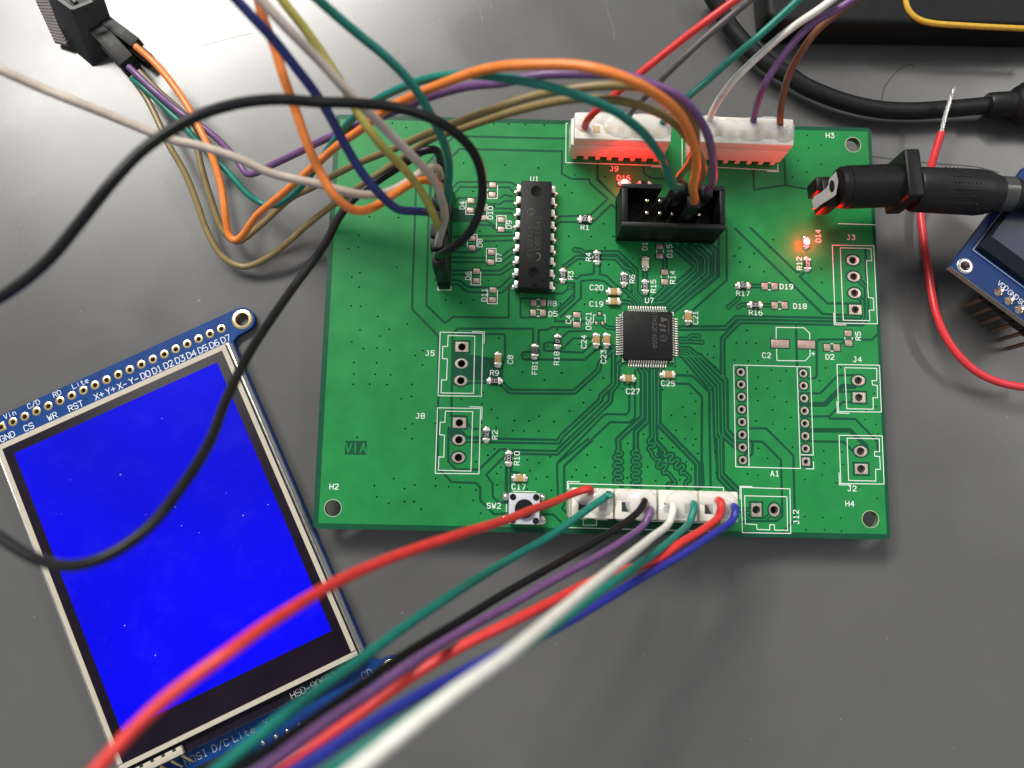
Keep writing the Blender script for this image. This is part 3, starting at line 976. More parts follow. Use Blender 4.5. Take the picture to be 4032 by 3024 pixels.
for ref, f_, x, y, ver, code in (('R1', 'A', 1808, 590, 0, '2001'), ('R4', 'A', 1938, 1003, 1, '2201'), ('R3', 'A', 1567, 1200, 1, '2201'), ('R6', 'B', 713, 548, 1, '1003'), ('R15', 'B', 942, 628, 1, '6200'),
                                 ('R17', 'C', 350, 620, 0, '6200'), ('R16', 'C', 483, 830, 0, '6200'), ('R12', 'C', 1050, 385, 1, '6201'), ('R9', 'D', 960, 828, 0, '1001'), ('R18', 'D', 1647, 397, 1, '0'),
                                 ('R2', 'D', 873, 1415, 1, '4701'), ('R10', 'H', 1115, 150, 1, '1003')):
    smd('chip_resistor', 'r', ref, f_, x, y, ver, 'tiny black chip resistor soldered beside the printed mark ' + ref, 'resistor', 'chip resistors on the green board', code)
smd('chip_resistor', 'r', '', 'Q', 690, 462, 0, 'tiny black chip resistor half hidden behind the black box header, beside the lit diode D16', 'resistor', 'chip resistors on the green board')
for ref, f_, x, y, ver in (('C20', 'B', 600, 690, 0), ('C19', 'B', 600, 795, 0), ('C21', 'B', 1405, 965, 1), ('C24', 'B', 408, 1215, 1), ('C23', 'B', 520, 1215, 1), ('C25', 'E', 1190, 207, 0), ('C27', 'E', 755, 250, 0),
                           ('C8', 'D', 998, 595, 1), ('C17', 'H', 1233, 365, 0)):
    smd('chip_capacitor', 'c', ref, f_, x, y, ver, 'tiny tan chip capacitor soldered beside the printed mark ' + ref, 'capacitor', 'chip capacitors on the green board')
smd('ferrite_bead', 'b', 'FB1', 'D', 1398, 505, 1, 'tiny dark grey ferrite bead soldered above the printed mark FB1', 'ferrite bead', None)
smd('indicator_led', 'led', 'D17', 'B', 942, 372, 1, 'unlit pale indicator diode soldered above the resistor R15', 'diode', 'indicator diodes')


def lit_led(f_, x, y, vertical, label, power):
    p = at(f_, x, y, 0.4)
    t = thing('indicator_led', label, 'diode', (p.x, p.y, 0), H9 if vertical else 0, 'indicator diodes')
    lens = MB().box((0, 0, 0.45), (1.5, 1.35, 0.8)).build('lens', M('lit_red_lens', (0.8, 0.1, 0.05), 0.3, emit=(1.0, 0.004, 0.012), emit_strength=7.0), t, bevel=0.25, seg=3)
    MB().ellipsoid((0, 0, 0.84), (0.72, 0.64, 0.2), 12, 6).build('glowing_die', M('lit_die', (1, .7, .4), 0.3, emit=(1.0, 0.55, 0.46), emit_strength=5.0), lens)
    for s in (-1, 1):
        MB().box((s * 0.93, 0, 0.3), (0.35, 1.2, 0.55)).build('end_cap', M_LEAD, t, bevel=0.08)
        MB().ellipsoid((s * 1.15, 0, 0.03), (0.42, 0.62, 0.4), 14, 8, 0.07, 0.0).build('solder_joint', M_SOLDER, t)
    ld = bpy.data.lights.new('led_glow', 'POINT')
    ld.energy = power
    ld.color = (1.0, 0.0, 0.0)
    ld.shadow_soft_size = 0.06
    lo = bpy.data.objects.new('led_glow', ld)
    COL.objects.link(lo)
    lo.parent = t
    lo.location = (0, 0, 0.15)
    return t


lit_led('C', 1033, 148, 1, 'glowing red indicator diode D14 below the barrel jack', 120)
lit_led('Q', 400, 445, 0, 'glowing red indicator diode D16 at the corner of the black box header', 46)

# ---- square microcontroller U7
c0 = at('B', 975, 1162, 1.5)
U7 = thing('microcontroller_chip', 'square black microcontroller chip with fine leads on all four sides', 'chip', (c0.x, c0.y, 0))
MB().box((0, 0, 0.85), (10.0, 10.0, 1.4)).build('chip_body', M_EPOXY, U7, bevel=0.35, seg=2)
lead_path = [(4.9, 0, 0.85), (5.25, 0, 0.85), (5.42, 0, 0.7), (5.5, 0, 0.2), (5.62, 0, 0.1), (6.3, 0, 0.08)]
mb = MB()
for a, b in zip(lead_path[:-1], lead_path[1:]):
    d = Vector(b) - Vector(a)
    ang = math.atan2(d.z, d.x)
    mb.box((Vector(a) + Vector(b)) / 2, (d.length + 0.06, 0.27, 0.16), Matrix.Rotation(-ang, 3, 'Y'))
mb.ellipsoid((6.05, 0, 0.1), (0.34, 0.16, 0.17), 8, 5)
leadm = mb.mesh('lead', M_LEAD)
for sd in range(4):
    for k in range(16):
        o = link('lead', leadm, U7)
        o.rotation_euler = (0, 0, sd * H9)
        o.location = (Matrix.Rotation(sd * H9, 3, 'Z') @ Vector((0, (k - 7.5) * 0.5, 0))) * S
TOPZ = 1.562
M_MARKU = M('bright_laser_mark', (0.085, 0.084, 0.08), 0.6, spec=0.2)
mk = []


def u7p(x, y):
    p = at('B', x, y, 1.55)
    return (p.x - c0.x, p.y - c0.y)


flat_union(text_strokes('STM32F405R', u7p(1042, 1098), 0.8, -H9, 0.11), TOPZ, 'marking', M_MARKU, U7)
flat_union([[u7p(*q) for q in ((1112, 962), (1180, 985), (1182, 1003), (1150, 1008), (1165, 985), (1135, 1020), (1112, 1012))]], TOPZ, 'logo', M_MARKU, U7)
flat_union([[u7p(*q) for q in ((1095, 1030), (1170, 1062), (1168, 1078), (1095, 1058))]], TOPZ, 'logo', M_MARKU, U7)
flat_union([[u7p(*q) for q in ((1103, 1090), (1168, 1102), (1166, 1122), (1103, 1114))]], TOPZ, 'logo', M_MARKU, U7)
flat_union(stroke([u7p(1192, 990), u7p(1195, 1140)], 0.09), TOPZ, 'logo', M_MARKU, U7)
cc = u7p(1140, 1195)
flat_union(stroke(ngon(cc, 0.68, 20) + ngon(cc, 0.68, 20)[:1], 0.09), TOPZ, 'marking', M_MARKU, U7)
flat_union(text_strokes('e3', cc, 0.6, -H9, 0.08), TOPZ, 'marking', M_MARKU, U7)
cc = u7p(797, 965)
flat_union([ngon(cc, 0.42, 20)], TOPZ, 'pin_one_dimple', M('dimple', (0.012, 0.012, 0.013), 0.35), U7)

# ---- long through-hole chip U1
c1 = at('A', 1265, 748, 4.0)
U1 = thing('driver_chip', 'long black through-hole chip with two rows of bright leads', 'chip', (c1.x, c1.y, 0), math.radians(-0.6))
MB().frustum((0, 0, 0.6), (6.7, 23.0), (6.1, 22.4), 3.4).build('chip_body', M_EPOXY, U1, bevel=0.12)
for y in (9.0, -8.1):
    MB().rings([(0, 1.16), (0.02, 1.16), (0.02, 1.05), (0.006, 1.0)], (0, y, 4.0), (0, 0, 1), 28).build('mould_dimple', M('dimple_black', (0.003, 0.003, 0.003), 0.5, spec=0.1), U1)
MB().rings([(0, 0.62), (0.03, 0.6)], (0.05, -10.85, 4.0), (0, 0, 1), 20).build('notch', M('dimple_black', (0.003, 0.003, 0.003), 0.5, spec=0.1), U1)
MB().rings([(0, 0.3), (0.03, 0.28)], (1.8, -9.6, 4.0), (0, 0, 1), 16).build('pin_one_dimple', M('dimple_black', (0.003, 0.003, 0.003), 0.5, spec=0.1), U1)
lm = MB()
lm.box((3.42, 0, 2.3), (1.0, 1.5, 0.3))
lm.box((3.82, 0, 1.45), (0.28, 1.45, 1.6))
lm.box((3.86, 0, 0.35), (0.26, 0.55, 0.9))
lmesh = lm.mesh('lead', M_LEAD, bevel=0.1)
sm = MB().ellipsoid((4.05, 0, 0.0), (0.62, 0.68, 0.5), 14, 8, 0.05, 0.0).mesh('solder_joint', M_SOLDER)
for sd in (0, 1):
    for k in range(9):
        o = link('lead', lmesh, U1)
        o.rotation_euler = (0, 0, math.pi * sd)
        o.location = (0, (k - 4) * 2.54 * S, 0)
        link('solder_joint', sm, o)
flat_union(text_strokes('0851542', (0.55, 0.2), 1.05, H9, 0.13), 4.012, 'marking', M_MARK, U1)
flat_union(text_strokes('F1827-I/P', (-0.95, -0.6), 0.95, H9, 0.12), 4.012, 'marking', M_MARK, U1)
M_MARKG = M('gold_mark', (0.07, 0.062, 0.04), 0.6)
flat_union(stroke(ngon((-1.0, 4.6), 0.75, 20) + ngon((-1.0, 4.6), 0.75, 20)[:1], 0.12), 4.012, 'marking', M_MARKG, U1)
flat_union(text_strokes('e3', (-1.0, 4.6), 0.6, H9, 0.1), 4.012, 'marking', M_MARKG, U1)
flat_union(stroke([(0.5, -5.6), (1.0, -5.2), (1.2, -4.6), (0.9, -4.1), (0.4, -4.0)], 0.22), 4.012, 'logo', M_MARKG, U1)

# ---- push button SW2
p = at('H', 1284, 700, 3.4)
SW = thing('push_button', 'small square white push button with black round cap marked SW2', 'button', (p.x, p.y, 0))
MB().box((0, 0, 1.75), (6.0, 6.0, 3.4)).build('housing', M('button_grey', (0.55, 0.56, 0.62), 0.35, var=0.04), SW, bevel=0.25)
MB().rings([(0, 1.85), (0.9, 1.8), (1.05, 1.65)], (0, 0, 3.4), (0, 0, 1), 32).build('cap', M_BLACK, SW)
for a in (-1, 1):
    for b in (-1, 1):
        MB().rings([(0, 0.62), (0.25, 0.6), (0.38, 0.42)], (a * 2.25, b * 2.25, 3.4), (0, 0, 1), 16).build('stud', M_BLACK, SW)
        MB().ellipsoid((a * 3.6, b * 2.25, 0.0), (0.9, 0.95, 1.1 if b > 0 else 0.4), 16, 8, 0.04, 0.0).build('solder_joint', M_SOLDER, SW)

# ---- white connectors along the upper edge


def glue(parent, cx, cy, w, d, z, spots, base=0.12):
    """one poured pool of hot glue: smooth mounds running into each other"""
    nx, ny = 44, 20
    vs, idx, fs = [], {}, []
    for j in range(ny + 1):
        for i in range(nx + 1):
            x, y = cx - w / 2 + w * i / nx, cy - d / 2 + d * j / ny
            h = 0.0
            for sx, sy, rx, ry, hh in spots:
                q = ((x - sx) / rx) ** 2 + ((y - sy) / ry) ** 2
                if q < 1:
                    h = (h ** 3 + (0.62 * hh * (1 - q) ** 0.6) ** 3) ** (1 / 3)
            h += 0.06 * math.sin(x * 2.1 + y) * math.sin(y * 2.7 - x * 0.6) if h > 0.15 else 0
            idx[i, j] = len(vs)
            vs.append((x, y, z - 0.12 + h))
    for j in range(ny):
        for i in range(nx):
            if max(vs[idx[i + a, j + b]][2] for a, b in ((0, 0), (1, 0), (1, 1), (0, 1))) > z - 0.1:
                fs.append((idx[i, j], idx[i + 1, j], idx[i + 1, j + 1], idx[i, j + 1]))
    mb = MB()
    mb.v = [Vector(q) for q in vs]
    mb.f = [list(q) for q in fs]
    return mb.build('glue_pool', M_GLUE, parent, smooth=180)


M_SLOT = M('dark_slot', (0.02, 0.03, 0.025), 0.6)


def wide_connector(fl, xl, yl, xr, yr, label):
    a, b = at(fl, xl, yl, 0), at(fl, xr, yr, 0)
    L = (b - a).length
    ang = math.atan2(b.y - a.y, b.x - a.x)
    mid = (a + b) / 2
    t = thing('wire_connector', label, 'connector', mid, ang, 'white wire connectors on the green board')
    W = 5.8
    n = 8
    MB().box((0, W / 2, 3.95), (L, W, 5.3)).build('shell', M_WHITE, t, bevel=0.25)
    for k in range(n):
        MB().box((-L / 2 + (k + 0.5) * L / n, W / 2, 0.66), (L / n * 0.36, W - 0.1, 1.32)).build('foot', M_WHITE, t)
    MB().box((0.25, W / 2 - 0.02, 7.95), (L - 0.4, W - 0.2, 2.7)).build('plug', M_WHITE, t, bevel=0.3)
    for k in range(7):
        MB().box((-L / 2 + 2.3 + k * 2.5, W / 2 - 0.7, 9.33), (1.3, 1.4, 0.12)).build('contact_slot', M('amber_slot', (0.55, 0.43, 0.22), 0.5), t)
    return t, L, W


J9, L9, W9 = wide_connector('M', 300, 1372, 1105, 1400, 'white wide wire connector with red glow marked J9')
JR, LR, WR = wide_connector('M', 1300, 1400, 2108, 1430, 'white wide wire connector to the right, with white, purple and brown wires')
for t, L, spots in ((J9, L9, ((-7.4, 3.6, 2.0, 2.2, 1.0), (-3.6, 4.6, 2.2, 1.5, .8), (0.6, 3.2, 4.4, 2.8, 1.5), (4.6, 3.2, 4.2, 2.8, 1.6), (7.6, 3.0, 2.6, 2.4, 1.1))),
                    (JR, LR, ((-7.0, 3.4, 3.0, 2.5, 1.2), (-2.8, 3.0, 2.6, 2.3, .9), (1.4, 3.0, 3.4, 2.5, 1.4), (5.0, 3.8, 3.0, 2.6, 1.8), (7.8, 3.2, 2.6, 2.6, 1.5)))):
    glue(t, 0.2, W9 / 2 + 0.1, L - 0.2, W9 - 0.3, 9.32, spots)

# ---- four two-wire plugs along the lower edge
a, b = at('I', 108, 905, 0), at('I', 1800, 950, 0)
pl_ang = math.atan2(b.y - a.y, b.x - a.x)
a2, b2 = at('I', 155, 790, 6.0), at('I', 1790, 850, 6.0)
HDR = thing('pin_header_shroud', 'long low white header shroud under the four glued plugs', 'header', (a2 + b2) / 2 - Vector((0, 0, 6.0)), pl_ang)
LH = (b2 - a2).length
MB().box((0, 2.7, 3.0), (LH + 1.5, 5.4, 6.0)).build('shroud', M('cream_nylon', (0.62, 0.55, 0.44), 0.45), HDR, bevel=0.2)
names = ('leftmost, with a red and a green wire', 'second, with a black and a purple wire', 'third, with a white and a green wire', 'rightmost, with a red and a blue wire')
PLX = ((140, 600), (612, 1070), (1087, 1518), (1530, 1958))
plugs = []
for k, (x0, x1) in enumerate(PLX):
    yc = 640 + k * 12
    a2, b2 = at('I', x0, yc, 10.0), at('I', x1, yc, 10.0)
    t = thing('wire_plug', 'white glued plug in the lower row, ' + names[k], 'connector', Vector(((a2.x + b2.x) / 2, (a2.y + b2.y) / 2, 0)), pl_ang, 'white wire plugs in the lower row')
    L = (b2 - a2).length - 0.1
    MB().box((0, 0, 7.9), (L, 5.6, 4.2)).build('plug_body', M('plug_white', (0.76, 0.73, 0.64), 0.42, var=0.05), t, bevel=0.3)
    for s in (-1, 1):
        MB().box((s * 1.9, -0.5, 10.0), (1.5, 1.8, 0.08)).build('contact_slot', M_SLOT, t)
        MB().box((s * 2.0, -2.9, 6.6), (2.2, 0.35, 2.4)).build('latch', M('plug_white', (0.76, 0.73, 0.64), 0.42), t, bevel=0.08)
    plugs.append((t, L))
for k, spots in enumerate((((-1.0, 1.2, 2.6, 1.7, 1.1), (1.6, 0.1, 2.6, 2.5, 1.6)), ((-2.4, 1.7, 2.0, 1.2, .8), (1.2, 0.2, 3.2, 2.8, 2.0)),
                           ((-2.6, -1.4, 1.6, 1.5, .7), (0.9, 0.3, 3.4, 2.6, 2.0)), ((-1.4, 1.4, 2.8, 1.5, 1.0), (0.8, 0.3, 2.9, 2.5, 1.8)))):
    glue(plugs[k][0], 0, 0, plugs[k][1] - 0.1, 5.5, 10.02, spots)

# ---- black box header with jumper plugs
tl, br = at('Q', 372, 478, 9.0), at('Q', 1868, 1078, 9.0)
bc = (tl + br) / 2
BX = thing('box_header', 'black open box header with bright pins in front of the upper connectors', 'header', (bc.x, bc.y, 0), math.radians(-0.3))
bl, bw, bh = 20.4, 8.9, 9.0
wl = 1.0
MB().box((0, 0, 1.2), (bl, bw, 2.2)).build('floor', M_BLACK, BX)
MB().box((0, -bw / 2 + wl / 2, bh / 2 + 0.1), (bl, wl, bh - 0.2)).build('wall', M_BLACK, BX, bevel=0.12)
for s in (-1, 1):
    MB().box((s * (bl / 2 - 0.55), 0, bh / 2 + 0.1), (1.1, bw - 2 * wl - 0.02, bh - 0.2)).build('wall', M_BLACK, BX, bevel=0.12)
    x0, x1 = sorted((s * bl / 2, s * 2.25))
    MB().box(((x0 + x1) / 2, bw / 2 - wl / 2, bh / 2 + 0.1), (x1 - x0, wl, bh - 0.2)).build('wall', M_BLACK, BX, bevel=0.12)
pin = MB()
pin.box((0, 0, 4.2), (0.62, 0.62, 8.0))
pinm = pin.mesh('pin', M_GREYM if False else M('gold_pin', (0.85, 0.76, 0.50), 0.2, metal=1.0), bevel=0.12)
for i in range(5):
    for j in (-1, 1):
        o = link('pin', pinm, BX)
        o.location = Vector(((i - 2) * 2.54, j * 1.27, 0)) * S


def jumper(name, label, p, h=14.0, group=None, tilt=(0, 0), z0=2.6):
    t = thing(name, label, 'jumper plug', (p[0], p[1], z0), 0, group)
    t.rotation_euler = (tilt[0], tilt[1], 0)
    MB().box((0, 0, h / 2), (2.5, 2.5, h)).build('housing', M_BLACK, t, bevel=0.12)
    MB().box((0, 0, h + 0.005), (1.6, 1.6, 0.05)).build('wire_opening', M_SLOT, t)
    MB().box((0, -1.26, h * 0.6), (1.2, 0.06, 3.0)).build('latch_window', M_SLOT, t)
    return t


JB = {}
for nm, i, j, hh in (('green', 0, 1, 12.2), ('olive', 0, -1, 0), ('orange', 1, -1, 12.0), ('second olive', 1, 1, 12.4), ('purple', 2, 1, 11.5)):
    if not hh:
        continue
    JB[nm] = jumper('jumper_plug', 'black jumper plug on the %s wire in the box header' % nm, (bc.x + i * 2.54, bc.y + j * 1.27), hh, 'jumper plugs in the box header')

# ---- row of jumper plugs at the left
r0 = at('L', 1205, 1612, 0.0)
RX = r0.x
RY0 = r0.y + 1.4
for k, nm in enumerate(('front black', 'near beige', 'yellow', 'navy blue', 'dark green', 'orange', 'far beige', 'rear black')):
    jumper('jumper_plug', 'black jumper plug on the %s wire in the row left of the long chip' % nm, (RX, RY0 + k * 2.56), 14.0 + random.uniform(-.3, .3), 'jumper plugs in the row left of the long chip',
           (random.uniform(-.02, .02), random.uniform(-.03, .03)), 2.6)
SH = thing('pin_strip', 'low black pin strip under the row of jumper plugs', 'header', (RX, RY0 + 3.5 * 2.56, 0))
MB().box((0, 0, 1.27), (2.54, 8 * 2.56 + 0.4, 2.5)).build('strip', M_BLACK, SH, bevel=0.15)
for k in range(8):
    MB().box((0, (k - 3.5) * 2.56, 2.55), (0.64, 0.64, 0.4)).build('pin', M('gold_pin', (0.85, 0.76, 0.50), 0.2, metal=1.0), SH)

# ---- barrel jack and plug
JZ = 10.8
jl = at('U', 1090, 1045, JZ)
jr = at('J', 670, 395, JZ)
ax = (jr - jl).normalized()
JK = thing('barrel_jack', 'black barrel power jack with metal solder lug on the right board edge', 'jack', jl)
Lj = (jr - jl).length
MB().rings([(0, 3.6), (0.5, 4.0), (1.6, 4.0), (1.65, 4.15), (Lj, 4.15)], (0, 0, 0), ax, 32).build('barrel', M_BLACK, JK)
pa = ax * (Lj + 1.5)
rotj = Matrix.Rotation(math.atan2(ax.y, ax.x), 3, 'Z')
MB().box(pa + Vector((0, 0.6, 0)), (3.1, 9.6, 9.8), rotj).build('flange', M_BLACK, JK, bevel=0.5, seg=3)
MB().rings([(Lj + 3.0, 3.3), (Lj + 4.3, 3.3)], (0, 0, 0), ax, 28).build('collar', M_BLACK, JK)
MB().box(ax * (-1.4) + Vector((0, -0.9, -2.6)), (2.8, 5.6, 5.2), rotj).build('rear_block', M_BLACK, JK, bevel=0.4)
MB().box(ax * (-2.2) + Vector((0, 1.4, -3.4)), (3.0, 3.0, 5.0), rotj).build('rear_block', M_BLACK, JK, bevel=0.5)
lug = [(1060, 690), (910, 870), (900, 980), (840, 1060), (730, 1150), (590, 1225), (540, 1340), (560, 1500), (640, 1490), (720, 1420), (800, 1370), (1010, 1240), (1062, 1190), (1110, 900)]
hole = [(975 + 62 * math.cos(a * math.pi / 9), 1015 + 138 * math.sin(a * math.pi / 9)) for a in range(18)]
zl = lambda x, y: 14.4 - (1060 - x) * 0.004 - (y - 690) * 0.0016
vs = [Vector(q) for q in lug + hole]
nl = len(lug)
fl = [[i for i in range(nl)], [nl + i for i in range(18)]]
fl = [x if sum(vs[x[i]].x * vs[x[(i + 1) % len(x)]].y - vs[x[(i + 1) % len(x)]].x * vs[x[i]].y for i in range(len(x))) > 0 else x[::-1] for x in fl]
cv, ce, cf, _, _, cof = delaunay_2d_cdt(vs, [], fl, 0, 1e-4, True)
tri = [fc for fc, o in zip(cf, cof) if o == [0]]
mb = MB()
P3 = [at('U', q.x, q.y, zl(q.x, q.y)) - jl for q in cv]
mb.add(P3, [tuple(fc)[::-1] for fc in tri])
mb.add([q - Vector((0, 0, 0.4)) for q in P3], [tuple(fc) for fc in tri])
es = {}
for fc in tri:
    for a_, b_ in zip(fc, list(fc[1:]) + [fc[0]]):
        es[(a_, b_)] = 1
N_ = len(cv)
k0 = len(mb.v)
mb.add(P3 + [q - Vector((0, 0, 0.4)) for q in P3], [(a_, b_, b_ + N_, a_ + N_) for (a_, b_) in es if (b_, a_) not in es])
mb.build('solder_lug', M('nickel_lug', (0.26, 0.245, 0.23), 0.5, metal=0.55, var=0.1), JK, smooth=25)

p0 = at('J', 870, 440, JZ - 0.2)
p1 = at('J', 2120, 500, JZ - 0.2)
ax2 = (p1 - p0).normalized()
Lp = (p1 - p0).length
PG = thing('power_plug', 'black ribbed power plug pushed into the barrel jack', 'plug', p0)
prof = [(0.35, 3.0), (0.35, 4.15), (0.75, 4.35), (Lp * .62, 4.45), (Lp * .7, 4.2), (Lp * .82, 3.35), (Lp * .98, 3.2), (Lp, 3.0)]
MB().rings(prof, (0, 0, 0), ax2, 40).build('plug_body', M_RUBBER, PG)
for i in range(9):
    ang = math.radians(20 + i * 17.5)
    rd = Vector((0, math.cos(ang), math.sin(ang)))
    q0 = ax2 * (Lp * 0.30) + rd * 4.38
    if i == 5:
        MB().tube([q0 + ax2 * 0, q0 + ax2 * 5.6], 0.16, 6).build('grip_bar', M_RUBBER, PG)
        continue
    for k in range(7):
        MB().ellipsoid(q0 + ax2 * (k * 0.8), (0.22, 0.22, 0.22), 6, 4).build('grip_stud', M_RUBBER, PG)
tip = p0 + ax2 * Lp
MB().tube([ax2 * (Lp * .95), ax2 * (Lp + 12), ax2 * (Lp + 30)], 2.6, 20).build('cord', M_RUBBER, PG)
lbl = ax2 * (Lp * .865)
MB().rings([(0, 3.33), (0.02, 3.36), (2.9, 3.36), (2.92, 3.33)], ax2 * (Lp * .80), ax2, 36).build('smooth_band', M('satin_band', (0.05, 0.05, 0.05), 0.22), PG)
# ------------------------------------------------------------------ blue display module at the left
DZ, PZ = -1.4, -5.0
qs = [at('S', 150, 1395, DZ), at('S', 1890, 603, DZ), at('b', 1115, 180, DZ), at('a', 475, 1275, DZ)]
do = sum(qs, Vector()) / 4
exd = ((qs[1] - qs[0]) + (qs[2] - qs[3])).normalized()
dang = math.atan2(exd.y, exd.x)
DM = thing('display_module', 'lit blue touchscreen module with blue board and gold pin holes', 'display', (do.x, do.y, 0), dang)
# circuit board with rounded ears, drilled
out = [(-25.6, 38.7), (28.8, 39.05)]
out += [(28.8 + 2.6 * math.cos(math.radians(a)), 36.45 + 2.6 * math.sin(math.radians(a))) for a in range(75, -100, -15)]
out += [(26.6, 33.7), (25.3, 32.9), (25.3, -37.2), (26.6, -38.6)]
out += [(28.4 + 2.6 * math.cos(math.radians(a)), -41.3 + 2.6 * math.sin(math.radians(a))) for a in range(90, -100, -15)]
out += [(24, -44.2), (-25.6, -44.2)]
holes = [((28.8, 36.45), 1.38), ((28.4, -41.3), 1.38)] + [((-24.13 + 2.54 * k, 36.4), 0.48) for k in range(20)]
hp = [ngon(c_, r_, 20) for c_, r_ in holes]
v, f, of = arrange([out] + hp)
tri = [fc for fc, o in zip(f, of) if list(o) == [0]]
mb = MB()
n_ = len(v)
mb.add([(q.x, q.y, PZ) for q in v] + [(q.x, q.y, PZ - 1.55) for q in v], [tuple(fc) for fc in tri] + [tuple(i + n_ for i in fc)[::-1] for fc in tri])
es = {(a, b) for fc in tri for a, b in zip(fc, list(fc[1:]) + [fc[0]])}
mb.f += [[b, a, a + n_, b + n_] for a, b in es if (b, a) not in es]
mb.build('module_board', M_BLUE, DM, smooth=0)
for (c_, r_) in holes[:2]:
    n = 32
    prof = [(2.12, 0.02), (2.05, 0.06), (1.42, 0.06), (1.33, -0.1), (1.33, -1.5)]
    MB().add([(c_[0] + r * math.cos(2 * math.pi * i / n), c_[1] + r * math.sin(2 * math.pi * i / n), PZ + z) for r, z in prof for i in range(n)],
             [(k * n + i, k * n + (i + 1) % n, (k + 1) * n + (i + 1) % n, (k + 1) * n + i) for k in range(4) for i in range(n)]).build('mounting_ring', M_GOLD, DM)
for k in range(20):
    n = 20
    x = -24.13 + 2.54 * k
    sq = k == 0
    ring = []
    for r, z in ((0.92, 0.02), (0.86, 0.05), (0.50, 0.05), (0.44, -0.1), (0.44, -1.5)):
        for i in range(n):
            a = 2 * math.pi * (i + .5) / n
            rr = r / max(abs(math.cos(a)), abs(math.sin(a))) if sq and r > 0.6 else r
            ring.append((x + rr * math.cos(a), 36.4 + rr * math.sin(a), PZ + z))
    MB().add(ring, [(q * n + i, q * n + (i + 1) % n, (q + 1) * n + (i + 1) % n, (q + 1) * n + i) for q in range(4) for i in range(n)]).build('pin_ring', M_GOLD, DM)
M_SILKB = M('white_print', (0.72, 0.75, 0.80), 0.6)
px0 = lambda k: -24.13 + 2.54 * k
for k, s, up in [(0, 'GND', 0), (1, 'Vin', 1), (2, 'CS', 0), (3, 'C/D', 1), (4, 'WR', 0), (5, 'RD', 1), (6, 'RST', 0), (7, 'Lite', 1), (8, 'X+', 0), (9, 'Y+', 0), (10, 'X-', 0), (11, 'Y-', 0)] + [(12 + i, 'D%d' % i, 0) for i in range(8)]:
    h = 1.0 if up else (1.25 if k > 7 else 1.2)
    flat_union(text_strokes(s, (px0(k) + (0.5 if k == 0 else 0), 38.05 if up else 34.05), h, 0, h * .13, gap=1.5 if k < 8 else 1.1), PZ + 0.03, 'lettering', M_SILKB, DM)
for s, x in (('MOSI', -12.4), ('D/C', -7.3), ('Lite', -2.4), ('X+', 2.9), ('Y', 7.5), ('CD', 23.6)):
    flat_union(text_strokes(s, (x, -39.8), 1.25, 0, 0.15), PZ + 0.03, 'lettering', M('dim_print', (0.34, 0.35, 0.36), 0.6), DM)
for x in (-3, 0.3, 3, 5.4, 7.9, 10.5, 13, 15.4):
    MB().ellipsoid((x, -43.0, PZ), (0.42, 0.6, 0.35), 10, 6, 0.1, PZ).build('solder_joint', M_SOLDER, DM)
MB().box((-11, -42.2, PZ + 0.55), (14, 1.4, 1.0)).build('component_strip', M_BLACK, DM, bevel=0.15)
# liquid crystal panel
MB().box((0, -1.6, (PZ + 0.02 + DZ - 0.9) / 2), (50.2, 67.9, DZ - 0.9 - PZ - 0.02)).build('backlight_frame', M('panel_white', (0.66, 0.65, 0.60), 0.3), DM, bevel=0.25)
for s in (-1, 1):
    MB().box((s * 24.85, -2.0, -2.9), (0.42, 68.0, 2.2)).build('metal_clip', M_GREYM, DM, bevel=0.1)
MB().box((0, -1.75, DZ - 0.45), (49.0, 67.4, 0.86)).build('touch_glass', M_GLASS, DM, bevel=0.06)
MB().box((0, -36.75, DZ - 1.5), (47, 2.3, 0.5)).build('ribbon_tail', M_GLASS, DM)
MB().box((0, -38.05, PZ + 0.15), (46, 0.25, 0.3)).build('tail_edge', M('tail_edge', (0.35, 0.33, 0.28), 0.4), DM)
for bx_, by_, sx, sy in ((0, 31.45, 48.8, 1.05), (0, -35.0, 48.8, 0.95), (-23.95, -1.72, 0.95, 65.3), (23.9, -1.72, 0.95, 65.3)):
    MB().box((bx_, by_, DZ + 0.0), (sx, sy, 0.06)).build('bezel_strip', M_BEIGE, DM)
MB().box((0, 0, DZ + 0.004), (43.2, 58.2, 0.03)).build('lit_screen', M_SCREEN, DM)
flat_union(text_strokes('HSD-9068J-C5', (15.6, -37.0), 1.2, 0, 0.13, gap=1.3), DZ - 1.23, 'lettering', M('grey_print', (0.42, 0.42, 0.40), 0.6), DM)
MB().box((-17.4, -37.0, DZ - 0.6), (9.6, 1.5, 0.9)).build('flex_connector', M_BEIGE, DM, bevel=0.1)
for k in range(4):
    MB().box((-20.6 + k * 2.2, -36.4, DZ - 0.14), (0.7, 0.5, 0.06)).build('flex_slot', M_SLOT, DM)
    MB().tube([Vector((-20.3 + k * 2.2, -38.0, DZ - 1.4)), Vector((-19.9 + k * 2.2, -39.2, DZ - 2.4)), Vector((-19.6 + k * 2.2, -40.2, PZ + .3))], 0.28, 8).build('contact', M_GOLD, DM)
random.seed(3)
for k in range(16):
    x, y, r = random.uniform(-20, 20), random.uniform(-27, 27), random.choice((0.04, 0.05, 0.06, 0.09))
    MB().ellipsoid((x, y, DZ + 0.04), (r * random.uniform(.8, 2), r, 0.03), 6, 4).build('dust_speck', M('dust', (0.5, 0.5, 0.55), 0.8), DM)

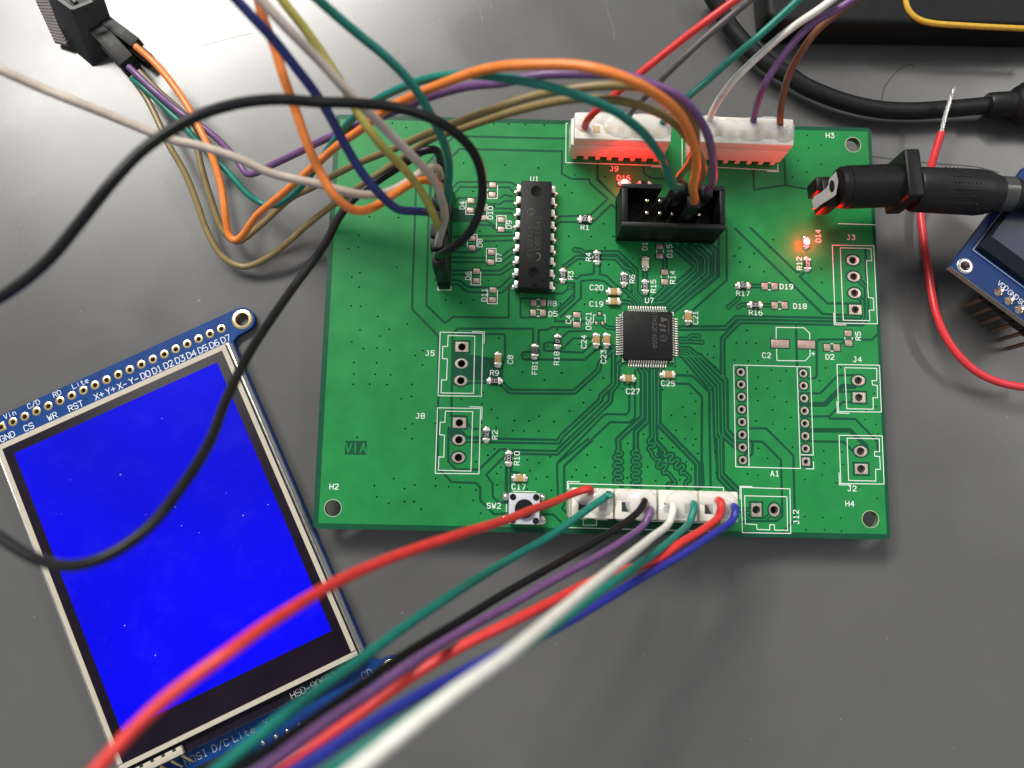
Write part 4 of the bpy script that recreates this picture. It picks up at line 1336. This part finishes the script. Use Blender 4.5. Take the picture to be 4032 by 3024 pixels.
# ------------------------------------------------------------------ small dark display module at the right edge
OZ = 6.0
oa, ob, oc = at('O', 305, 690, OZ), at('O', 730, 120, OZ), at('O', 1106, 1350, OZ)
e1 = (ob - oa).normalized()
e2 = Vector((e1.y, -e1.x, 0))
OL = thing('small_display', 'small dark display on a blue board with upright pins at right edge', 'display', (oa.x, oa.y, TZ), math.atan2(e2.y, e2.x))
oz = OZ - TZ
hole_c = (at('O', 465, 682, OZ) - oa)
hc = (hole_c.dot(e2), hole_c.dot(e1))
v, f, of = arrange([[(0, 0), (27, 0), (27, 27), (0, 27)], ngon(hc, 0.95, 20)])
tri = [fc for fc, o in zip(f, of) if list(o) == [0]]
mb = MB()
n_ = len(v)
mb.add([(q.x, q.y, oz) for q in v] + [(q.x, q.y, oz - 1.5) for q in v], [tuple(fc) for fc in tri] + [tuple(i + n_ for i in fc)[::-1] for fc in tri])
es = {(a, b) for fc in tri for a, b in zip(fc, list(fc[1:]) + [fc[0]])}
mb.f += [[b, a, a + n_, b + n_] for a, b in es if (b, a) not in es]
mb.build('module_board', M('dark_blue_mask', (0.006, 0.032, 0.13), 0.4, spec=0.2), OL, smooth=0)
MB().add([(hc[0] + r * math.cos(2 * math.pi * i / 28), hc[1] + r * math.sin(2 * math.pi * i / 28), oz + z) for r, z in ((1.62, .02), (1.56, .06), (1.0, .06), (0.93, -.1), (0.93, -1.4)) for i in range(28)],
         [(k * 28 + i, k * 28 + (i + 1) % 28, (k + 1) * 28 + (i + 1) % 28, (k + 1) * 28 + i) for k in range(4) for i in range(28)]).build('mounting_ring', M_SOLDER, OL)
MB().box((13.5, -0.02, oz - 0.75), (27, 0.06, 1.46)).build('cut_edge', M('cut_edge', (0.32, 0.34, 0.27), 0.8, var=0.3, scale=30, bump=0.4), OL)
MB().box((14.2, 15.6, oz + 0.75), (25.0, 18.6, 1.5)).build('glass', M('oled_glass', (0.008, 0.010, 0.018), 0.2, spec=0.3), OL, bevel=0.12)
MB().box((14.2, 17.0, oz + 1.515), (23.4, 15.2, 0.04)).build('screen', M('oled_screen', (0.016, 0.026, 0.060), 0.3, spec=0.3), OL)
flat_union(stroke([(1.55, 27), (1.55, 5.75), (27, 5.75)], 0.18), oz + 0.03, 'printed_outline', M('dim_outline', (0.40, 0.43, 0.50), 0.6), OL)
for k in range(6):
    j = at('O', 830 + k * 112, 965 + k * 97, OZ) - oa
    x, y = j.dot(e2), j.dot(e1)
    MB().rings([(0, 0.95), (0.35, 0.75), (0.8, 0.42), (1.15, 0.3)], (x, y, oz), (0, 0, 1), 14).build('solder_joint', M('gold_solder', (0.78, 0.68, 0.55), 0.25, metal=1.0), OL)
    MB().box((x, y, oz - 2.85), (2.5, 2.5, 2.5)).build('pin_spacer', M_BLACK, OL, bevel=0.15)
    MB().box((x, y, (oz - 4.0) / 2 + 0.02), (0.64, 0.64, oz - 4.0)).build('pin', M('dull_pin', (0.30, 0.22, 0.16), 0.45, metal=0.7), OL)
    for s, dy in (('VDD', 1.35),) if k == 0 else ((('GND', 1.35),) if k == 1 else (('SCK', 1.35),)):
        flat_union(text_strokes(s, (x, y + 1.55), 0.95, 0, 0.12, gap=1.0), oz + 0.03, 'lettering', M_SILKB, OL)

# ------------------------------------------------------------------ black instrument at the upper right
DVZ = TZ + 9.0
base = [at('N', x, y, TZ) for x, y in ((-120, 300), (-90, 360), (0, 395), (800, 405), (2700, 440))]
far = [base[-1] + Vector((0, 60, 0)), base[0] + Vector((-3, 60, 0))]
DV = thing('instrument_case', 'black instrument case with a yellow rim line at the upper right', 'instrument', (base[2].x, base[2].y, TZ))
o_ = Vector((base[2].x, base[2].y, 0))
poly = [((q - o_).x, (q - o_).y) for q in base + far]
MB().prism(poly, 0.02, 9.0).build('case', M_DEVICE, DV, bevel=1.4, seg=4)
rim = [at('N', x, y, DVZ) - Vector((base[2].x, base[2].y, TZ)) for x, y in ((1175, -160), (1188, 0), (1200, 60), (1240, 125), (1310, 172), (1400, 198), (1700, 222), (2212, 248), (2600, 265))]
MB().tube(spline(rim, 0.6), 0.62, 10).build('yellow_rim', M_YELLOW, DV)

# ------------------------------------------------------------------ thick black cord with moulded end
CB = thing('power_cable', 'thick black cord curving past the upper right board corner', 'cord', at('N', 900, 935, TZ))
bo = at('N', 900, 935, TZ)
pts = [q - bo for q in path3('M 1500,-120,z-2 1545,-30,z-2 1600,60,z-2.4 1700,225,z-3 1850,400,z-3 2050,565,z-3 N 184,655,z-3 300,735,z-3 600,862,z-3 900,937,z-3 1200,960,z-3 1500,945,z-2.8 1890,912,z-2.5')]
MB().tube(spline(pts, 1.0), 1.85, 16).build('cord', M_RUBBER, CB)
q0, q1 = at('N', 1885, 912, -2.4) - bo, at('N', 2500, 880, -1.6) - bo
axc = (q1 - q0).normalized()
MB().rings([(0, 1.8), (0.15, 2.45), (0.6, 2.7), (5.5, 2.75), (6.0, 3.5), (8, 4.6), (22, 4.7)], q0, axc, 28).build('moulded_end', M_RUBBER, CB)


# ------------------------------------------------------------------ wires


def wire(label, color, pts, r=0.72, name='wire', group=None, step=1.2, mat=None):
    pts = [Vector(q) for q in pts]
    o0 = pts[0].copy()
    o = MB().tube(spline([q - o0 for q in pts], step), r, 14).build(name, mat or WIRE[color], None, o0, smooth=60)
    return tag(o, label, 'wire', group)


G1 = 'wires from the lower plugs'
wire('red wire from the leftmost lower plug, sweeping over the blue screen', 'red', path3('X 715,215,z8.5 705,165,z12 600,195,d141 400,280,d134 200,350,d126 0,430,d119 W 1400,240,d107 1100,340,d99 800,460,d92 600,560,d87 400,680,d82 200,810,d78 0,955,d75 e 640,608,d74 520,700,d73 420,795,d72 340,882,d71 260,975,d70'), 0.7, group=G1)
wire('green wire from the leftmost lower plug, crossing the corner of the blue screen module', 'green', path3('X 890,225,z8.5 875,215,z12 850,235,d142 700,340,d139 400,555,d131 0,790,d123 W 1400,580,d109 1100,780,d100 800,1000,d92 550,1180,d86 300,1370,d80 0,1620,d75 -120,1720,d73'), 0.68, group=G1)
wire('black wire from the second lower plug', 'black', path3('X 1175,265,z8.5 1190,280,z12 1140,360,d140 900,540,d134 600,720,d128 300,890,d121 0,1060,d115 W 1400,770,d107 1100,950,d99 950,1050,d95 700,1230,d88 500,1370,d83 250,1540,d78 60,1659,d75 -60,1740,d73'), 0.64, group=G1)
wire('purple wire from the second lower plug', 'purple', path3('X 1230,330,z8.5 1240,370,z12 1190,470,d141 1000,620,d134 700,800,d127 400,960,d120 0,1190,d112 W 1400,840,d103 1100,1030,d94 850,1210,d88 600,1380,d81 400,1530,d76 220,1665,d72 100,1750,d70'), 0.66, group=G1)
wire('red wire from the rightmost lower plug, passing under the white one', 'red', path3('X 1815,255,z8.5 1860,300,z13 1840,400,d141 1700,520,d136 1500,640,d131 1300,780,d126 1000,880,d121 750,965,d116 400,1140,d110 0,1340,d105 W 1400,930,d102 1100,1112,d100 850,1292,d98 650,1432,d96 450,1562,d94 300,1667,d93 180,1750,d92'), 0.74, group=G1)
wire('white wire from the third lower plug, on top of the bundle', 'white', path3('X 1430,290,z8.5 1440,345,z13 1410,450,d138 1250,590,d126 1000,790,d108 700,1030,d93 400,1280,d83 100,1530,d75 W 1699,970,d73 1400,1180,d67 1100,1410,d63 900,1570,d61 780,1665,d60 640,1780,d59'), 0.67, group=G1)
wire('green wire from the third lower plug, alongside the white one', 'green', path3('X 1610,270,z8.5 1620,340,z13 1590,440,d140 1450,590,d132 1200,780,d122 900,990,d110 600,1210,d101 300,1430,d94 100,1560,d90 W 1600,1040,d84 1400,1165,d80 1150,1330,d75 900,1490,d71 640,1662,d68 500,1750,d66'), 0.66, group=G1)
wire('blue wire from the rightmost lower plug', 'blue', path3('X 1930,300,z8.5 1985,345,z12 1960,430,d141 1800,550,d136 1500,750,d129 1200,920,d122 900,1100,d115 600,1280,d108 300,1440,d101 100,1530,d97 W 1650,960,d93 1400,1090,d88 1100,1250,d82 800,1430,d77 600,1560,d74 450,1655,d72 300,1750,d70'), 0.68, group=G1)

G2 = 'wires from the row of jumper plugs'


def pinz(k, top=16.9):
    return [Vector((RX, RY0 + k * 2.56, 13.0)), Vector((RX, RY0 + k * 2.56, top))]


wire('navy blue wire rising from the row of jumper plugs to the upper left', 'navy', pinz(3) + path3('Y 1390,1535,d130 1250,1525,d126 1190,1495,d123 1090,1400,d120 980,1270,d118 850,1060,d115 740,850,d112 640,690,d110 480,480,d107 330,290,d105 180,130,d103 60,0,d102 -60,-130,d100'), 0.7, group=G2)
wire('orange wire looping from the row of jumper plugs up to the upper left', 'orange', pinz(5) + path3('Y 1510,1335,d133 1430,1305,d130 1330,1330,d128 1200,1410,d126 1080,1490,d124 960,1530,d121 870,1510,d119 760,1410,d117 660,1240,d116 570,1040,d114 480,780,d113 400,560,d111 330,330,d110 250,130,d108 215,0,d107 190,-100,d106'), 0.7, group=G2)
wire('beige wire rising straight from the row of jumper plugs to the upper left', 'beige', pinz(1) + path3('Y 1570,1560,d133 1540,1430,d128 1480,1290,d123 1330,1130,d118 1180,980,d115 1040,840,d112 860,660,d109 650,430,d106 450,230,d103 280,50,d101 180,-70,d100'), 0.7, group=G2)
wire('yellow wire rising from the row of jumper plugs to the upper left', 'yellow', pinz(2) + path3('Y 1500,1590,d132 1400,1390,d126 1260,1210,d122 1130,1080,d119 1020,940,d117 940,820,d116 840,640,d114 700,420,d112 560,220,d110 420,40,d108 340,-70,d107'), 0.68, group=G2)
wire('dark green wire rising from the row of jumper plugs to the top edge', 'green', pinz(4) + path3('Y 1598,1450,d134 1592,1380,d131 1600,1250,d126 1590,1120,d123 1540,980,d120 1450,800,d117 1330,610,d114 1150,420,d111 930,240,d108 720,60,d105 600,-50,d103'), 0.68, group=G2)
wire('black wire looping from the front jumper plug over the other wires to the left edge', 'black', pinz(0) + path3('L 1240,1290,d134 1400,1160,d130 1480,1030,d127 1530,850,d125 1530,650,d122 1480,480,d119 1370,330,d116 1200,200,d113 1000,110,d111 750,45,d109 400,12,d107 100,5,d105 Z 1400,500,d102 1200,520,d100 1000,580,d98 850,660,d97 700,770,d96 560,920,d95 400,1120,d95 250,1300,d95 100,1430,d95 0,1495,d95 -90,1545,d95'), 0.74, group=G2)
wire('beige wire sagging from the row of jumper plugs to the left edge', 'beige', pinz(6) + path3('Y 1490,1215,d131 1430,1230,d130 1300,1320,d128 1150,1395,d127 1000,1415,d126 850,1390,d124 650,1335,d123 500,1305,d122 300,1255,d121 Z 1180,790,d119 1000,732,d118 850,700,d117 600,600,d115 400,520,d113 200,440,d112 0,350,d110 -90,310,d110'), 0.68, group=G2)
wire('black wire running from the rear jumper plug across the blue screen', 'black', pinz(7, 16.5) + path3('Y 1490,1085,d137 1400,1100,d137 1300,1170,d138 1100,1300,d139 900,1450,d138 800,1580,d136 V 700,530,d132 620,640,d126 540,760,d116 490,860,d108 450,960,d100 390,1055,d94 320,1140,d90 240,1197,d88 160,1222,d88 80,1208,d90 0,1160,d92 -60,1115,d94'), 0.72, group=G2)

G3 = 'wires from the box header'


def bxp(i, j, z):
    return Vector((bc.x + i * 2.54, bc.y + j * 1.27, z))


wire('orange wire arching from the box header to the upper left plugs', 'orange', [bxp(1, -1, 12), bxp(1, -1, 15)] + path3('Q 1400,500,d132 1450,200,d126 M 1405,1330,d122 1370,1200,d118 1270,1000,d112 1080,830,d107 850,700,d104 600,612,d103 350,565,d104 0,560,d106 Y 2000,480,d108 1800,520,d111 1600,590,d114 1400,670,d118 1290,720,d121 1150,790,d125 960,940,d131 800,1050,d136 650,1180,d141 400,1400,d150 200,1570,d156 Z 1222,1178,d159 1192,1203,d160 1166,1203,d160 1147,1172,d160 1132,1080,d159 1110,930,d159 1060,770,d159 990,620,d160 940,530,d161 850,400,d162 760,300,d163 680,232,d163'), 0.72, group=G3)
wire('green wire arching from the box header to the upper left plugs', 'green', [bxp(0, 1, 12), bxp(0, 1, 15)] + path3('Q 1080,450,d131 960,100,d125 M 1100,1350,d122 950,1150,d116 700,960,d111 400,830,d108 100,740,d108 Y 1950,560,d111 1700,540,d114 1450,570,d118 1250,640,d122 1050,740,d127 900,860,d132 740,1060,d140 600,1260,d148 480,1400,d154 341,1485,d159 Z 1330,1028,d161 1250,980,d161 1150,870,d161 1000,720,d162 940,650,d162 870,580,d163 720,440,d164 665,395,d165'), 0.66, group=G3)
wire('purple wire arching from the box header to the upper left plugs', 'purple', [bxp(2, 1, 12), bxp(2, 1, 14.5)] + path3('Q 1690,400,d133 1690,150,d127 M 1500,1150,d119 1380,950,d115 1200,800,d112 1000,720,d111 800,655,d110 500,640,d110 200,640,d112 0,655,d113 Y 2000,600,d115 1750,625,d118 1500,690,d122 1250,790,d127 1100,850,d130 950,905,d134 700,1010,d141 500,1110,d148 300,1205,d155 200,1255,d158 130,1260,d160 60,1160,d161 Z 1100,705,d161 1020,640,d161 900,560,d162 780,460,d162 700,385,d163 645,335,d163'), 0.68, group=G3)
wire('olive wire lying under the orange one between box header and upper left plugs', 'olive', [bxp(0.3, 1.9, 9), bxp(0.4, 2.1, 13)] + path3('Q 1200,350,d141 1330,180,d134 M 1400,1270,d125 1400,1100,d121 1300,930,d117 1150,820,d115 1000,765,d114 700,740,d114 400,760,d115 0,830,d118 Y 1900,800,d121 1600,910,d127 1400,990,d132 1200,1080,d138 950,1180,d145 750,1280,d150 600,1365,d154 450,1440,d158 Z 1300,1140,d161 1190,1215,d162 1125,1165,d162 1060,1000,d162 1010,830,d162 970,650,d163 930,580,d164 800,460,d166 700,360,d167'), 0.66, group=G3)
wire('olive wire sagging lowest onto the table left of the board', 'olive', [bxp(1.1, 1.2, 12), bxp(1.2, 1.4, 15)] + path3('M 1470,1440,d132 1420,1310,d128 1330,1190,d124 1200,1050,d120 1000,940,d117 750,870,d116 500,850,d117 250,870,d119 0,920,d122 Y 2000,830,d125 1700,930,d131 1500,995,d135 1350,1085,d141 1150,1220,d147 900,1390,d153 700,1530,d157 540,1659,d160 Z 1500,1170,d161 1350,1290,d162 1220,1340,d163 1120,1290,d163 1040,1160,d163 990,1020,d163 930,870,d163 850,730,d163 800,620,d164 740,500,d165 665,390,d166'), 0.66, group=G3)

G4 = 'wires from the upper connectors'
wire('red wire rising from connector J9 to the top edge', 'red', path3('M 440,1130,z8 455,1060,z11 540,960,d148 700,820,d145 900,650,d142 1200,410,d139 1500,180,d136 1800,-40,d134'), 0.7, group=G4)
wire('grey wire rising from connector J9 to the top edge', 'grey', path3('M 790,1070,z8 840,975,z12 1000,800,d146 1200,590,d143 1500,310,d140 1750,100,d138 1930,-50,d136'), 0.66, group=G4)
wire('green wire rising from connector J9 to the top edge', 'green', path3('M 1080,1100,z8 1170,1005,z12 1300,870,d146 1500,700,d144 1700,520,d142 1950,310,d140 2212,70,d138 2340,-50,d137'), 0.68, group=G4)
wire('white wire rising from the upper right connector', 'white', path3('M 1505,1090,z8 1550,960,z12 1700,730,d146 1950,480,d143 2212,255,d140 N 450,75,d137 600,-40,d136'), 0.68, group=G4)
wire('purple wire rising from the upper right connector', 'purple', path3('M 1890,1110,z8 1918,960,z12 2000,730,d146 2110,550,d144 N 250,335,d141 400,195,d139 600,80,d138 790,-40,d137'), 0.66, group=G4)
wire('brown wire rising from the upper right connector', 'brown', path3('N 108,1130,z8 108,960,z13 180,650,d147 300,430,d144 430,255,d142 600,115,d140 740,15,d139 820,-50,d138'), 0.66, group=G4)

# loose red hook-up wire with a stripped end
pts = path3('N 1500,1140,z0.2 1450,1300,z-0.8 1410,1440,z-1.8 J 1040,500,z-4.2 985,730,z-4.6 1000,900,z-4.4 1030,1150,z-4 1075,1400,z-3.4 R 1203,-10,z-2.8 1260,250,z-2.2 1350,470,z-1.8 1500,690,z-1.6 1700,870,z-1.6 1950,985,z-1.6 2212,1037,z-1.6 2420,1050,z-1.6')
RW = thing('loose_wire', 'loose red wire with stripped silver end passing under the power plug', 'wire', pts[0])
MB().tube(spline([q - pts[0] for q in pts], 1.0), 0.8, 14).build('insulation', M('pvc_loose_red', (0.66, 0.035, 0.045), 0.33, var=0.06, bump=0.1, bscale=30), RW, smooth=60)
tipp = [q - pts[0] for q in path3('N 1488,1170,z0.2 1500,1130,z0.4 1530,1000,z0.9 1570,870,z1.4 1605,765,z2')]
tp = spline(tipp, 0.35)
for s in range(5):
    tw = []
    for i, q in enumerate(tp):
        a = i * 0.35 + s * 2 * math.pi / 5
        tw.append(q + Vector((math.cos(a) * .26, math.sin(a) * .1, math.sin(a) * .26)))
    MB().tube(tw, 0.2, 6).build('strand', M_SOLDER, RW)

# ------------------------------------------------------------------ ribbon connector and jumper plugs at the upper left
RC = thing('ribbon_connector', 'black ribbon cable connector at the upper left edge', 'connector', at('c', 900, 400, TZ))
ro = at('c', 900, 400, TZ)
A_, B_, C_, D_ = at('c', 790, 520, TZ + 0.4), at('c', 1150, 830, TZ + 0.1), at('c', 905, 175, 3.0), at('c', 560, -120, 4.0)
off = Vector((0.80, 0.60, 0.0)) * 7.5
hx = [q - ro for q in (A_, B_, C_, D_)]
hx2 = [q + off for q in hx]
MB().add(hx + hx2, [(0, 1, 2, 3), (7, 6, 5, 4), (0, 4, 5, 1), (1, 5, 6, 2), (2, 6, 7, 3), (3, 7, 4, 0)]).build('connector_body', M('connector_grey', (0.032, 0.033, 0.036), 0.45, bump=0.15), RC, bevel=0.25)
for (xa, ya, xb, yb) in ((700, -30, 910, 120), (910, 120, 1160, 20), (860, -40, 950, 30)):
    a_, b_ = at('c', xa, ya, 4.0) - ro, at('c', xb, yb, 4.0) - ro
    MB().tube([a_, b_], 0.55, 4).build('rim', M('rim_grey', (0.07, 0.072, 0.07), 0.5), RC)
for k in range(16):
    t_ = k / 15
    a_ = at('c', 440 + t_ * 260, -60 + t_ * 560, -1.0 - t_ * 4.4) - ro
    b_ = at('c', 600 + t_ * 250, -60 + t_ * 600, -0.5 - t_ * 4.6) - ro
    MB().tube([a_, b_], 0.72, 8).build('ribbon_core', M('ribbon_grey', (0.26, 0.22, 0.22), 0.5) if k > 1 else M('ribbon_red', (0.42, 0.06, 0.10), 0.5), RC)


def flat_jumper(label, x0, y0, x1, y1, ztop, w=2.5):
    a_, b_ = at('c', x0, y0, ztop), at('c', x1, y1, ztop)
    d = (b_ - a_)
    t = thing('jumper_plug', label, 'jumper plug', (a_ + b_) / 2 - Vector((0, 0, 1.27)), math.atan2(d.y, d.x), 'jumper plugs at the upper left')
    L = d.length
    MB().box((0, 0, 0), (L, w, 2.5)).build('housing', M('jumper_black', (0.014, 0.014, 0.015), 0.5, spec=0.3, bump=0.1), t, bevel=0.12)
    MB().box((L / 2 + 0.005, 0, 0), (0.05, 1.7, 1.7)).build('wire_opening', M_SLOT, t)
    MB().box((0.6, 0, 1.255), (3.2, 1.1, 0.05)).build('latch_window', M_SLOT, t)
    return t


flat_jumper('black jumper plug with the purple wire at the upper left', 1085, 220, 1570, 745, -0.6, 3.5)
flat_jumper('black jumper plug lying lowest, with an olive wire, at the upper left', 1150, 330, 1650, 870, -3.3, 3.5)
flat_jumper('black jumper plug with the orange wire at the upper left', 1180, 150, 1680, 525, -0.4)
flat_jumper('black jumper plug half hidden below the orange wire at the upper left', 1250, 260, 1840, 720, -3.4)

def nest(root, part, kinds_):
    """hang sub-parts under the part they sit on (all share the thing's own frame)"""
    p_ = next(c for c in root.children if c.name.split('.')[0] == part)
    for c in list(root.children):
        if c.name.split('.')[0] in kinds_:
            c.parent = p_


nest(DM, 'touch_glass', ('lit_screen', 'bezel_strip', 'dust_speck'))
nest(DM, 'module_board', ('pin_ring', 'mounting_ring', 'solder_joint', 'component_strip'))
nest(OL, 'module_board', ('mounting_ring', 'printed_outline', 'solder_joint'))
nest(OL, 'glass', ('screen',))
nest(PG, 'plug_body', ('grip_stud', 'grip_bar', 'smooth_band'))

# ------------------------------------------------------------------ stray hairs on the table
for lab, sp in (('fine dark hair curled on the table beside the black cord', 'N 985,860,z-6.45 1005,760,z-6.45 1080,650,z-6.45 1170,575,z-6.4 1245,558,z-6.45 1255,585,z-6.45'),
                ('fine dark hair lying behind the power plug', 'N 905,1350,z-6.45 1200,1385,z-6.4 1500,1415,z-6.45 1800,1440,z-6.45 2000,1490,z-6.45')):
    pp = path3(sp)
    o = MB().tube(spline([q - pp[0] for q in pp], 0.8), 0.05, 5).build('hair', M('hair', (0.03, 0.025, 0.022), 0.6), None, pp[0])
    tag(o, lab, 'hair', 'stray hairs')
